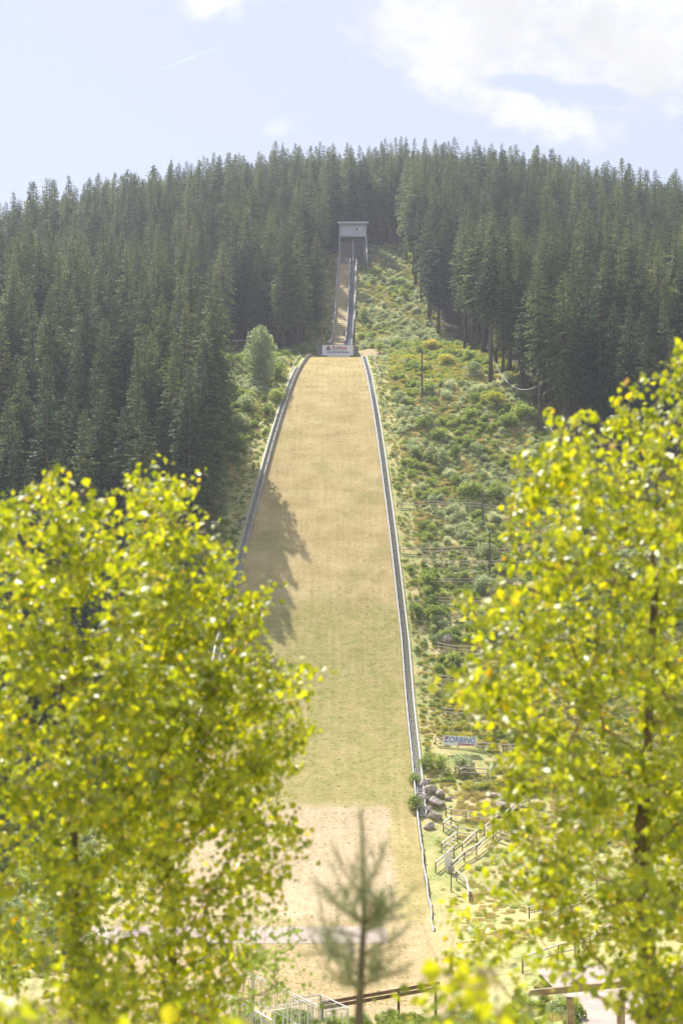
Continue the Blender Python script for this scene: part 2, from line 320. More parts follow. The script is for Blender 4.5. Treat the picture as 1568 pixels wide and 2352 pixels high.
# landing slope ------------------------------------------------------
def ribbon(name, y0, y1, st, fl, fr, lift, m, ncol=20, zf=None):
    Y = np.append(np.arange(y0, y1, st), y1); v_, f_ = [], []
    for y in Y:
        a, b = fl(y), fr(y)
        for i in range(ncol + 1):
            x = a + (b - a) * i / ncol; v_.append((x, y, (zf(x, y) if zf else float(np.interp(y, _fx, _fy))) + lift))
    n = ncol + 1
    for j in range(len(Y) - 1):
        for i in range(ncol): f_.append((j * n + i, j * n + i + 1, (j + 1) * n + i + 1, (j + 1) * n + i))
    me = bpy.data.meshes.new(name); me.from_pydata(v_, [], f_); me.polygons.foreach_set('use_smooth', [True] * len(f_)); me.materials.append(m)
    o = bpy.data.objects.new(name, me); COL.objects.link(o); return o
def landing_mat():
    m, t = mat('mown_dry_grass'); o = N(t, 'ShaderNodeOutputMaterial'); b = N(t, 'ShaderNodeBsdfPrincipled'); setin(b, Roughness=.95); b.inputs['Specular IOR Level'].default_value = .05
    tcn = N(t, 'ShaderNodeTexCoord'); P = tcn.outputs['Object']; sp = N(t, 'ShaderNodeSeparateXYZ'); L_(t, P, sp.inputs[0])
    def nz(sc, det=6, rg=.6, st=(1, 1, 1)):
        mp = N(t, 'ShaderNodeMapping'); mp.inputs['Scale'].default_value = st; L_(t, P, mp.inputs[0])
        n = N(t, 'ShaderNodeTexNoise'); setin(n, Scale=sc, Detail=det, Roughness=rg); L_(t, mp.outputs[0], n.inputs['Vector']); return n.outputs[0]
    def ma(op, a, b_=None, c=None, cl=False):
        n = N(t, 'ShaderNodeMath', operation=op, use_clamp=cl)
        for i, s in enumerate((a, b_, c)):
            if s is None: continue
            if isinstance(s, (int, float)): n.inputs[i].default_value = s
            else: L_(t, s, n.inputs[i])
        return n.outputs[0]
    def rng(src, a, b_, c=0., d=1.):
        n = N(t, 'ShaderNodeMapRange', interpolation_type='SMOOTHSTEP'); setin(n, **{'From Min': a, 'From Max': b_, 'To Min': c, 'To Max': d}); L_(t, src, n.inputs[0]); return n.outputs[0]
    def ramp(src, els):
        r = N(t, 'ShaderNodeValToRGB'); e = r.color_ramp.elements
        while len(e) < len(els): e.new(.5)
        for q_, (p_, c) in zip(e, els): q_.position = p_; q_.color = (*c, 1)
        L_(t, src, r.inputs[0]); return r.outputs[0]
    def mix(f, a, b_):
        n = N(t, 'ShaderNodeMix', data_type='RGBA')
        if isinstance(f, float): n.inputs[0].default_value = f
        else: L_(t, f, n.inputs[0])
        L_(t, a, n.inputs[6]); L_(t, b_, n.inputs[7]); return n.outputs[2]
    X, Y = sp.outputs[0], sp.outputs[1]
    straw = ramp(nz(.22, 8, .65, (1, 1.6, 1)), [(.30, (.33, .255, .115)), (.5, (.42, .33, .165)), (.7, (.49, .40, .215))])
    green = ramp(nz(.9, 8, .7, (1, 1.8, 1)), [(.32, (.15, .19, .045)), (.5, (.27, .27, .09)), (.66, (.39, .33, .145))])
    pale = ramp(nz(.6, 8, .7), [(.3, (.43, .335, .215)), (.7, (.51, .41, .285))])
    edge = ma('MULTIPLY_ADD', nz(.25, 5), 24.0, -12.0)
    gm = ma('MULTIPLY', rng(ma('ADD', Y, edge), 176, 184, 1, 0), rng(ma('ADD', Y, ma('MULTIPLY', edge, .15)), 141, 146, .5, 1))
    gm = ma('MULTIPLY', gm, rng(nz(.5, 7, .7), .28, .60, .25, .78))
    gm2 = ma('MULTIPLY', rng(nz(.13, 4), .52, .62), rng(Y, 180, 240, .5, .22))
    col = mix(ma('MAXIMUM', gm, gm2), straw, green)
    # bleached mat at the foot of the slope
    ex = ma('MULTIPLY_ADD', nz(.7, 7, .75), 3.2, -1.6)
    pm = ma('MULTIPLY', ma('MULTIPLY', rng(ma('ADD', X, ex), -17, -16), rng(ma('ADD', X, ex), 4.3, 5.1, 1, 0)), rng(ma('ADD', Y, ex), 142.5, 144.5, 1, 0))
    pm = ma('MULTIPLY', pm, rng(nz(1.5, 6, .7), .25, .5, .6, 1.))
    col = mix(pm, col, pale)
    fine = ramp(nz(4.5, 5, .75, (.55, 1, 1)), [(.28, (.76, .77, .74)), (.5, (1, 1, 1)), (.72, (1.1, 1.1, 1.1))])
    vm = N(t, 'ShaderNodeVectorMath', operation='MULTIPLY'); L_(t, col, vm.inputs[0]); L_(t, fine, vm.inputs[1])
    streak = ramp(nz(1.6, 3, .5, (1.3, .06, .06)), [(.3, (.92, .92, .90)), (.7, (1.06, 1.06, 1.06))])
    vm2 = N(t, 'ShaderNodeVectorMath', operation='MULTIPLY'); L_(t, vm.outputs[0], vm2.inputs[0]); L_(t, streak, vm2.inputs[1])
    L_(t, vm2.outputs[0], b.inputs['Base Color'])
    bp = N(t, 'ShaderNodeBump'); setin(bp, Strength=.35, Distance=.06); L_(t, nz(6, 6, .75, (.5, 1, 1)), bp.inputs['Height']); L_(t, bp.outputs[0], b.inputs['Normal'])
    L_(t, b.outputs[0], o.inputs[0]); return m
M['landing'] = landing_mat()
def lr(side, extra=0.0): return lambda y: Xc(y) + side * (float(Wd(y)) / 2 + extra)
ls = ribbon('landing_slope', 118, 271.2, 1.0, lr(-1), lr(1), 0.0, M['landing'], 24, zf=lambda x, y: float(np.interp(y, _fx, _fy)) - .3 * max(0, 1 - (y - 118) / 1.5)); tag(ls, kind='structure')
road = ribbon('road', 113.2, 117.6, .5, lambda y: -34, lambda y: 3.6, .02, M['gravel'], 30, zf=g); tag(road, kind='structure')
path = ribbon('path', 46.5, 61.0, .5, lambda y: 8.5 - (y - 50) * .03, lambda y: 30, .02, M['gravel'], 24, zf=g); tag(path, kind='structure')
M['earth'] = simple('trodden_earth', (.38, .36, .20), (.22, .21, .12), .95, 3)
M['navy'] = simple('dark_print', (.03, .06, .14), (.02, .05, .12), .5, 4)
RAILS = [
    ([(912, 1166), (1000, 1164), (1090, 1168), (1182, 1176)], 'uppermost terrace railing across the right slope, reaching the stairs'),
    ([(918, 1268), (1020, 1273), (1110, 1273), (1195, 1272)], 'second terrace railing from the top, running from the stairs past the pole'),
    ([(970, 1301), (1060, 1302), (1155, 1300)], 'third terrace railing from the top, starting away from the stairs'),
    ([(978, 1343), (1070, 1344), (1200, 1344)], 'fourth terrace railing from the top with a bare lower rail'),
    ([(1006, 1388), (1080, 1389), (1170, 1385)], 'fifth terrace railing, partly behind birch leaves'),
    ([(1035, 1426), (1120, 1429), (1200, 1432)], 'sixth terrace railing, short visible piece above the lone boulder'),
    ([(1002, 1493), (1050, 1501), (1130, 1505)], 'seventh terrace railing just below the lone boulder'),
    ([(996, 1567), (1040, 1571), (1110, 1574)], 'eighth terrace railing half way between boulder and banner'),
    ([(1018, 1645), (1090, 1649), (1180, 1652)], 'terrace railing just above the one with the banner'),
    ([(1000, 1712), (1050, 1718), (1110, 1724), (1200, 1727)], 'terrace railing that carries the blue and white banner'),
    ([(1046, 1784), (1075, 1785), (1120, 1788)], 'short railing at the head of the switchback path below the silvery shrub'),
    ([(1056, 1790), (1088, 1772)], 'short railing slanting up to the right beside the silvery shrub'),
    ([(1024, 1876), (1036, 1883), (1070, 1888), (1143, 1896), (1112, 1922)], 'zigzag railing nearest the boulders, topmost bend of the switchback'),
    ([(1036, 1898), (1018, 1912), (1050, 1924), (1094, 1932), (1062, 1962)], 'zigzag railing forming the middle bend of the switchback'),
    ([(1050, 1936), (1014, 1960), (1042, 1970), (1000, 2007)], 'zigzag railing forming the lowest bend of the switchback'),
    ([(1036, 2008), (1066, 1982), (1094, 1965), (1132, 1932), (1182, 1900)], 'long straight handrail climbing right beside the steps of the path'),
    ([(1132, 1933), (1185, 1948), (1216, 1965), (1242, 1984)], 'railing branching right from the long straight handrail'),
    ([(1160, 1890), (1190, 1862), (1215, 1845)], 'short handrail climbing towards the rubble bank'),
    ([(1048, 2025), (1070, 2045), (1078, 2075)], 'curving railing below the small white board'),
    ([(1166, 2040), (1190, 2068)], 'short leaning railing glimpsed through the right birch'),
    ([(1270, 1970), (1310, 2000)], 'short railing piece right of the branch railing'),
    ([(1215, 2110), (1290, 2080), (1370, 2040)], 'long low railing behind the right birch above the asphalt path')]
CLEAR = []
for uv, _l in RAILS:
    P = sorted(tuple(hit(*q_))[:2] + ((-2.2,) if uv[0][1] > 1690 and uv[0][1] < 1720 else (-1.5,)) for q_ in uv); CLEAR.append(P)

# ------------------------------------------------------------------ conifers
NR = np.random.RandomState(11)
def spray(v, f, c, d, ln, wd, rr):
    """a small fan of needle-covered twiglets: three thin blades from one point."""
    d = d.normalized(); sd = d.cross(Vector((0, 0, 1)))
    sd = sd.normalized() if sd.length > .05 else Vector((1, 0, 0)); dn = sd.cross(d)
    for k in (-1, 0, 1):
        e = (d + sd * k * rr.uniform(.45, .8) + dn * rr.uniform(-.25, .25)).normalized(); s2 = (sd + dn * rr.uniform(-.9, .9)).normalized() * wd
        L = ln * (1 if k == 0 else .72); b = len(v); mid = c + e * L * .45
        v += [tuple(c), tuple(mid + s2), tuple(c + e * L), tuple(mid - s2)]; f.append((b, b + 1, b + 2, b + 3))
def conifer(h, cb, rmax, seed, kind='spruce', dens=1.0):
    rr = random.Random(seed); v, f = [], []
    tb = MB(); lean = rr.uniform(-.012, .012) * h; pts = [(lean * (t ** 2), 0, h * t) for t in (0, .15, .35, .6, .85, .99)]
    r0 = .011 * h + .03; tb.tube(pts, [r0 * 1.25, r0, r0 * .85, r0 * .6, r0 * .3, .015], 7)
    z = cb * h
    if cb > .15:                                   # dead stubs under the crown
        for _ in range(int(14 * cb)):
            zz = rr.uniform(.25 * cb * h, cb * h); a = rr.uniform(0, 2 * PI); L = rr.uniform(.4, 1.3)
            tb.tube([(lean * (zz / h) ** 2, 0, zz), (math.cos(a) * L, math.sin(a) * L, zz - .15 * L)], [.03, .01], 3, cap=False)
    gap = rr.uniform(0, 2 * PI)
    while z < h * .985:
        t = (h - z) / (h * (1 - cb) + 1e-6)
        if kind == 'spruce': r = rmax * .92 * min(1, (t * 2.05) ** .9) * min(1, .55 + (1 - t) * 2.2)
        else: r = rmax * (math.sin(min(1, t * 1.1) * PI * .5)) ** .9 * min(1, .5 + (1 - t) * 2.5)
        r = max(r, .10); nb = max(5, int((6 + 4 * t) * dens))
        for b in range(nb):
            a = rr.uniform(0, 2 * PI); L = r * rr.uniform(.55, 1.12) * (1 + .18 * math.cos(a - gap))
            up0 = .28 - .75 * t if kind == 'spruce' else .55 - .5 * t
            up0 += rr.uniform(-.12, .12); dr = Vector((math.cos(a), math.sin(a), 0)); base = Vector((lean * (z / h) ** 2, 0, z + rr.uniform(-.2, .2)))
            n = max(2, int(L / .42)); pv = base
            for i in range(1, n + 1):
                s = i / n; p_ = base + dr * L * s + Vector((0, 0, L * (up0 * s - (.35 if kind == 'spruce' else .1) * s * s + .22 * s ** 3)))
                if True:
                    dd = (p_ - pv).normalized()
                    for _ in range(2):
                        sd = Vector((-dr.y, dr.x, 0)) * rr.uniform(-.9, .9)
                        hang = Vector((0, 0, -rr.uniform(.1, .8) if kind == 'spruce' else rr.uniform(-.1, .6)))
                        q_ = p_ + sd * .22 * (1 + L * .25)
                        spray(v, f, q_, dd + sd + hang, rr.uniform(.42, .72) * min(1.0, .30 + .32 * L), rr.uniform(.09, .15) * min(1, .5 + .25 * L), rr)
                pv = p_
        z += rr.uniform(.26, .46) * (h / 25) ** .5 / dens
    b = len(v); spray(v, f, Vector((lean, 0, h * .975)), Vector((0, 0, 1)), .7, .03, rr)
    mt = M['spruce'] if kind == 'spruce' else M['pine']
    me = bpy.data.meshes.new(kind + '_crown'); me.from_pydata(v, [], f); me.materials.append(mt)
    return tb.mesh(kind + '_trunk', M['bark'], True), me, h
PROTO = []
for i, (h, cb, r, kd) in enumerate([(25, .10, 2.8, 'spruce'), (23, .06, 2.4, 'spruce'), (27, .34, 2.7, 'spruce'), (26, .42, 2.3, 'spruce'), (21, .05, 2.6, 'spruce'), (24, .28, 3.1, 'spruce'), (19, .16, 2.6, 'pine'), (22, .30, 2.6, 'pine')]):
    PROTO.append(conifer(h, cb, r, 100 + i, kd))
LOW, HIGH, PINE = (0, 1, 4), (2, 3, 5), (6, 7)

# an unplanted collection of single-mesh variants used by the far wood
def joined(pr, name):
    tm, cm, h = pr; V = [tuple(x.co) for x in tm.vertices]; F = [tuple(p.vertices) for p in tm.polygons]; mi = [0] * len(F); n = len(V)
    V += [tuple(x.co) for x in cm.vertices]; F2 = [tuple(i + n for i in p.vertices) for p in cm.polygons]
    me = bpy.data.meshes.new(name); me.from_pydata(V, [], F + F2); me.materials.append(M['bark']); me.materials.append(cm.materials[0])
    me.polygons.foreach_set('material_index', mi + [1] * len(F2)); return bpy.data.objects.new(name, me)
def scatter(name, protos, P, scl, rot, idx, label=None):
    coll = bpy.data.collections.new(name + '_kinds')
    for k, pobj in enumerate(protos): pobj.name = '%s_kind_%02d' % (name, k); coll.objects.link(pobj)
    me = bpy.data.meshes.new(name); me.from_pydata([tuple(p) for p in P], [], [])
    for nme, ty, arr in (('scl', 'FLOAT', scl), ('pick', 'INT', idx)):
        a = me.attributes.new(nme, ty, 'POINT'); a.data.foreach_set('value', np.asarray(arr, np.int32 if ty == 'INT' else np.float32))
    a = me.attributes.new('rot', 'FLOAT_VECTOR', 'POINT'); a.data.foreach_set('vector', np.asarray(rot, np.float32).ravel())
    o = bpy.data.objects.new(name, me); COL.objects.link(o); tag(o, label, kind='stuff')
    ng = bpy.data.node_groups.new(name + '_nodes', 'GeometryNodeTree')
    ng.interface.new_socket('Geometry', in_out='INPUT', socket_type='NodeSocketGeometry'); ng.interface.new_socket('Geometry', in_out='OUTPUT', socket_type='NodeSocketGeometry')
    gi = ng.nodes.new('NodeGroupInput'); go = ng.nodes.new('NodeGroupOutput'); ip = ng.nodes.new('GeometryNodeInstanceOnPoints'); ci = ng.nodes.new('GeometryNodeCollectionInfo')
    ci.inputs['Collection'].default_value = coll; ci.inputs['Separate Children'].default_value = True; ci.inputs['Reset Children'].default_value = True
    ip.inputs['Pick Instance'].default_value = True
    def na(nm, dt):
        n = ng.nodes.new('GeometryNodeInputNamedAttribute'); n.data_type = dt; n.inputs['Name'].default_value = nm; return n.outputs[0]
    ng.links.new(gi.outputs[0], ip.inputs['Points']); ng.links.new(ci.outputs[0], ip.inputs['Instance'])
    ng.links.new(na('pick', 'INT'), ip.inputs['Instance Index']); ng.links.new(na('scl', 'FLOAT'), ip.inputs['Scale'])
    e2r = ng.nodes.new('FunctionNodeEulerToRotation'); ng.links.new(na('rot', 'FLOAT_VECTOR'), e2r.inputs[0]); ng.links.new(e2r.outputs[0], ip.inputs['Rotation'])
    ng.links.new(ip.outputs[0], go.inputs[0]); md = o.modifiers.new('scatter', 'NODES'); md.node_group = ng; return o

# ------------------------------------------------------------------ planting the forest
trees = []     # x, y, z, proto, scale, edge distance
sp_ = 4.8; yv = 128.0
while yv < 470:
    lim = .24 * yv + 16; xv = -lim - (12 if yv < 330 else 0)
    while xv < lim:
        x = xv + R.uniform(-1.5, 1.5); y = yv + R.uniform(-1.5, 1.5); a, b = edges(y); a, b = float(a), float(b)
        if x < a or x > b or y > 371:
            dist = max(a - x, x - b)
            if y > 371: dist = 9
            if 358 < y and -14 < x < 34: dist = min(dist, (y - 358) * .9)
            if dist > -.1: trees.append([x, y, dist])
        xv += sp_ * R.uniform(.85, 1.2) * (1.0 if yv < 330 else .92)
    yv += sp_ * (1.0 if yv < 330 else .95)
hutspot = at(555, 800, 274)
recs = []
for x, y, dist in trees:
    if abs(x - hutspot.x) < 3.5 and abs(y - hutspot.y - 1) < 4.5: continue
    n = float(vn(np.array(x), np.array(y), 22, 3))
    left = x < 0
    if dist < 5 and left and y < 262: pk = R.choice(LOW)
    elif dist < 9 and not left and y > 215: pk = R.choice(HIGH)
    elif dist < 9 and left and 270 < y < 300 : pk = R.choice(HIGH)
    elif 355 < y < 385 and abs(x - 5) < 25: pk = R.choice((2, 3))
    elif n > .45: pk = R.choice(PINE)
    else: pk = R.choice((0, 1, 2, 4, 5, 0, 5))
    h = PROTO[pk][2]; target = (20 if y < 215 else 23.5) * R.uniform(.74, 1.18)
    if left and y < 262: target = R.uniform(17, 23) if dist < 6 else R.uniform(19, 25)
    if left and dist < 3 and R.random() < .35 and not 192 < y < 214: target *= .6
    if left and dist < 5 and 192 < y < 214: target = R.uniform(22, 26)
    if left and 222 < y < 265 and dist < 4: target = min(target, 19)
    if y > 395: target = R.choice((15, 17, 19, 20, 22)) * R.uniform(.93, 1.07)
    if not left and dist < 6 and y > 210: target = R.uniform(23, 28)
    recs.append((x, y, g(x, y) - .25, pk, target / h, dist))
recs = [r for r in recs if not (r[1] < 168 and r[0] > 0)]
# lone trees of the right-hand edge seen with their whole stems
SPEC = [(1240, 992, 2, 27, 'tall spruce with long bare grey trunk at the right forest corner, hose tied to it'),
        (1127, 878, 3, 27, 'tall spruce with bare stem on the right slope where the pale hose starts'),
        (985, 747, 2, 26, 'slim spruce with bare trunk standing forward on the slope below the start house'),
        (967, 694, 3, 24, 'slender spruce foremost of the trees right of the start house'),
        (1022, 720, 3, 24, 'bare-stemmed spruce with low trunk lit by the sun in the right clearing edge'),
        (1064, 770, 2, 26, 'straight spruce with dark stem rising beside the log bench in the right wood'),
        (1155, 868, 5, 20, 'shorter spruce just right of the tree with the pale hose')]
def plant(x, y, z, pk, s, label, group, nm=None):
    kind = 'spruce_tree' if pk not in PINE else 'pine_tree'
    e = empty(nm or kind, (x, y, z), R.uniform(0, 2 * PI)); e.scale = (s * R.uniform(.92, 1.08),) * 2 + (s,)
    t = bpy.data.objects.new('trunk', PROTO[pk][0]); c = bpy.data.objects.new('crown', PROTO[pk][1])
    for o in (t, c): COL.objects.link(o); o.parent = e
    tag(e, label, kind.split('_')[0] + ' tree', group); return e
sp_pts = []
for k in range(13):                # close row whose shade falls on the slope
    yy_ = 190 + k * 2.05; xx_ = -19.2 - .5 * (k % 2) - (1.2 if yy_ < 194 else 0)
    recs.append((xx_, yy_, g(xx_, yy_) - .25, R.choice(LOW), R.uniform(.98, 1.14), 1.0))
for u, v, pk, h, lab in SPEC:
    p = hit(u, v); sp_pts.append(p); plant(p.x, p.y, p.z - .25, pk, h / PROTO[pk][2], lab, None)
recs = [r for r in recs if all((r[0] - p.x) ** 2 + (r[1] - p.y) ** 2 > 9 for p in sp_pts)]
def visible_rank(r):
    x, y, z, pk, s, d = r; u = 784 + 3267 * x / y
    if u < -40 or u > 1610: return 1e9
    vt = 1403 - 3267 * (z + s * PROTO[pk][2]) / y
    if vt > 1250: return 1e9                      # wholly behind the near birches
    return y + max(d, 0) * 2.2
order = sorted(range(len(recs)), key=lambda i: visible_rank(recs[i])); front = set(order[:285])
def words(r):
    x, y, z, pk, s, d = r; h = s * PROTO[pk][2]
    a = 'tall' if h > 24 else ('middle-sized' if h > 19.5 else 'short')
    b = {0: 'full-skirted', 1: 'narrow', 2: 'bare-stemmed', 3: 'thin-crowned', 4: 'bushy', 5: 'broad', 6: 'round-topped', 7: 'soft-crowned'}[pk]
    k = 'pine' if pk in PINE else 'spruce'
    row = 'at edge of' if d < 3 else ('in front rows of' if d < 9 else 'deep in')
    u = 784 + 3267 * x / y
    if x < 0: cell = ['far left', 'left', 'near left', 'inmost left'][max(0, min(3, int(u / 190)))] + ' forest'
    else: cell = ['inmost right', 'near right', 'right', 'far right'][max(0, min(3, int((u - 850) / 180)))] + ' forest'
    lv = 'beside the upper landing slope' if y < 240 else ('level with the white banner' if y < 285 else ('beside the inrun track' if y < 335 else 'level with the start house'))
    if y < 190: lv = 'beside the lower landing slope'
    return '%s %s %s %s %s, %s' % (a, b, k, row, cell, lv), ('conifers left of the ski jump' if x < 0 else 'conifers right of the ski jump')
for i in order[:285]:
    r = recs[i]; lab, grp = words(r); plant(r[0], r[1], r[2], r[3], r[4], lab, grp)
rest = [recs[i] for i in range(len(recs)) if i not in front]
scatter('forest', [joined(p, 'conifer') for p in PROTO], [(r[0], r[1], r[2]) for r in rest], [r[4] for r in rest],
        [(R.uniform(-.03, .03), R.uniform(-.03, .03), R.uniform(0, 6.28)) for r in rest], [r[3] for r in rest])

def low(x, y):                     # kept short in front of the railings and the hung banner
    for P in CLEAR:
        if P[0][0] - .5 < x < P[-1][0] + .3 and P[0][2] < y - np.interp(x, [q_[0] for q_ in P], [q_[1] for q_ in P]) < .9: return True
    return False
# ------------------------------------------------------------------ bushes
def bushmesh(name, r, hgt, n, leaf, mt, seed, kind='round'):
    rr = random.Random(seed); v, f = [], []
    lobes = [(Vector((rr.uniform(-.5, .5) * r, rr.uniform(-.5, .5) * r, hgt * rr.uniform(.3, .72))), rr.uniform(.35, .62)) for _ in range(7)]
    for _ in range(n):
        if kind == 'grass':
            a = rr.uniform(0, 2 * PI); d = r * math.sqrt(rr.random()); b = Vector((math.cos(a) * d, math.sin(a) * d, 0)); tilt = Vector((rr.gauss(0, .35), rr.gauss(0, .35), 1)).normalized()
            L = hgt * rr.uniform(.4, 1.1); s = Vector((math.cos(a * 7), math.sin(a * 7), 0)) * leaf; k = len(v)
            v += [tuple(b - s), tuple(b + s), tuple(b + tilt * L)]; f.append((k, k + 1, k + 2)); continue
        if kind == 'egg':
            lobes = [(Vector((math.cos(k_ * 2.4) * .42 * r * math.sin(PI * (k_ + 1) / 18), math.sin(k_ * 2.4) * .42 * r * math.sin(PI * (k_ + 1) / 18), hgt * (.16 + .70 * k_ / 16))), .30 + .28 * math.sin(PI * (k_ + 2) / 20)) for k_ in range(17)]
        c, q_ = rr.choice(lobes); d = Vector((rr.gauss(0, 1), rr.gauss(0, 1), rr.gauss(.25, 1))).normalized()
        p = c + Vector((d.x * r * q_, d.y * r * q_, d.z * hgt * q_ * .62)) * rr.uniform(.72, 1.08)
        if p.z < .02: p.z = rr.uniform(.02, hgt * .3)
        e = (d + Vector((rr.gauss(0, .6), rr.gauss(0, .6), rr.gauss(.3, .6)))).normalized(); s = e.cross(Vector((rr.gauss(0, 1), rr.gauss(0, 1), rr.gauss(0, 1)))).normalized() * leaf * .34
        L = leaf * rr.uniform(.7, 1.5); k = len(v); v += [tuple(p), tuple(p + e * L * .5 + s), tuple(p + e * L), tuple(p + e * L * .5 - s)]; f.append((k, k + 1, k + 2, k + 3))
    me = bpy.data.meshes.new(name); me.from_pydata(v, [], f); me.materials.append(mt); return me
OB = lambda me: bpy.data.objects.new(me.name, me)
K = []
for s_ in range(3):
    K.append(OB(bushmesh('low_green', .75, 1.25, 620, .16, M['bushgreen'], 40 + s_)))
for s_ in range(3):
    K.append(OB(bushmesh('low_grey', .75, 1.15, 640, .14, M['bushgrey'], 50 + s_)))
for s_ in range(3):
    K.append(OB(bushmesh('low_yellow', .65, .75, 460, .13, M['bushyellow'], 60 + s_)))
for s_ in range(2):
    K.append(OB(bushmesh('grass_dry', .7, .65, 300, .03, M['drygrass'], 70 + s_, 'grass')))
for s_ in range(2):
    K.append(OB(bushmesh('grass_green', .7, .75, 300, .035, M['bushgreen'], 80 + s_, 'grass')))
pts, sc_, ro_, ix_ = [], [], [], []
BAN = hit(1055, 1721)
yv = 104.0
while yv < 366:
    a, b = edges(yv); a, b = float(a), float(b); hw = float(Wd(yv)) / 2
    inner = hw + 1.5 if yv < 274 else 2.3
    for side, lim in ((-1, Xc(yv) - a + 2.5), (1, b - Xc(yv) + 3)):
        if lim < inner: continue
        lim = min(lim, 48 if side < 0 else 72); n = int((lim - inner) * .50 * (3.3 if yv > 186 else 4.4))
        for _ in range(n):
            dx = R.uniform(inner, lim); y = yv + R.uniform(-.25, .25); x = Xc(y) + side * dx
            if side > 0 and yv < 136 and dx > 12 and R.random() < .7: continue
            if 271 < y < 281 and side > 0 and dx < 9: continue
            n1_, n2_ = float(vn(np.array(x), np.array(y), 7, 9)), float(vn(np.array(x), np.array(y), 13, 5))
            q_ = R.random(); near = dx - inner < 2.2
            if side > 0:
                if y > 276: kd = 'y' if n1_ > .55 else ('g' if n2_ > .25 else 's')
                elif y > 234: kd = ('y' if n1_ > -.15 else 'g') if dx > 10 else 's'
                elif y > 186: kd = 's' if n1_ > -.1 else 'g'
                elif y > 172: kd = 'g' if n1_ > -.3 else 's'
                elif y > 146: kd = 'y' if n1_ > -.35 else 'g'
                else: kd = 'd'
            else: kd = 'g' if n1_ > -.2 else 's'
            bare = float(vn(np.array(x), np.array(y), 4.3, 17)) + R.gauss(0, .22); n1_ += R.gauss(0, .42); n2_ += R.gauss(0, .3)
            if abs(x - BAN.x) < 2.6 and -4.5 < y - BAN.y < .5: continue
            if low(x, y): bare = .7 if R.random() < .4 else 0
            if q_ < .34 or (near and q_ < .6) or bare > (.26 if y > 186 else .62): kd = 'd' if (R.random() < .6) else 't'
            i = {'g': 0, 's': 3, 'y': 6}.get(kd); i = i + R.randrange(3) if i is not None else (9 + R.randrange(2) if kd == 'd' else 11 + R.randrange(2))
            s = (R.choice((.35, .45, .55, .75, 1.05)) if not low(x, y) else .4) * R.uniform(.85, 1.1) if kd in 'gsy' else R.uniform(.5, 1.0) * (.55 if low(x, y) else 1)
            if kd in 'gs' and R.random() < .10 and not near: s *= 1.6
            if near: s *= .6
            if y < 145: s *= .7
            pts.append((x, y, g(x, y) - .06)); sc_.append(s * .84); ro_.append((0, 0, R.uniform(0, 6.28))); ix_.append(i)
    yv += .5
for _ in range(900):
    x, y = R.uniform(-17, 8.5), R.uniform(45, 58.5)
    if x < -4 and R.random() < .6: continue
    kd = R.choice((0, 1, 2, 3, 6, 9, 10, 11, 12, 11)); pts.append((x, y, g(x, y) - .05)); sc_.append(R.uniform(.22, .5)); ro_.append((0, 0, R.uniform(0, 6.28))); ix_.append(kd)
scatter('undergrowth', K, pts, sc_, ro_, ix_)

# grass tufts that roughen the mown slope and run-out
T = [OB(bushmesh('tuft_straw', .16, .11, 26, .012, M['drygrass'], 90, 'grass')), OB(bushmesh('tuft_green', .18, .12, 30, .018, M['bushgreen'], 91, 'grass'))]
pts, sc_, ro_, ix_ = [], [], [], []
for _ in range(20000):
    y = 97 + (R.random() ** 1.25) * 174; hw = float(Wd(y)) / 2 - .3; x = Xc(y) + R.uniform(-hw, hw)
    if 113 < y < 118: continue
    green = .05 if (y > 182 or y < 141) else .35
    pts.append((x, y, (float(np.interp(y, _fx, _fy)) if y > 118 else g(x, y)) - .01)); sc_.append(R.uniform(.4, .95)); ro_.append((0, 0, R.uniform(0, 6.28))); ix_.append(1 if R.random() < green else 0)
scatter('grass_tufts', T, pts, sc_, ro_, ix_)

SH = {}
for kd, mt in (('green', 'bushgreen'), ('grey', 'bushgrey'), ('yellow', 'bushyellow')):
    SH[kd] = [bushmesh(kd + '_shrub', 1.0, 1.9, 1100, .16, M[mt], 200 + s_) for s_ in range(2)]
stem = MB()
for k in range(5):
    a = k * 1.3; stem.tube([(0, 0, -.2), (math.cos(a) * .2, math.sin(a) * .2, .5), (math.cos(a) * .55, math.sin(a) * .55, 1.25)], [.035, .025, .01], 4)
stem_me = stem.mesh('stem', M['bark'])
def shrub(u, v, r, h, kd, label, group='single shrubs on the open slopes', name='shrub', cat='shrub', pos=None):
    p = pos if pos is not None else hit(u, v); e = empty(name, p, R.uniform(0, 6)); e.scale = (r, r, h / 1.9)
    for nm_, me_ in (('foliage', R.choice(SH[kd]) if name == 'shrub' else bushmesh('crown', 1.0, 1.9, 5200, .10, M['bushgrey'], 222, 'egg')), ('stems', stem_me)):
        o = bpy.data.objects.new(nm_, me_); COL.objects.link(o); o.parent = e
    return tag(e, label, cat, group)
shrub(597, 878, 3.0, 8.6, 'grey', 'large rounded pale green tree beside the hut left of the upper slope', None, 'deciduous_tree', 'tree')
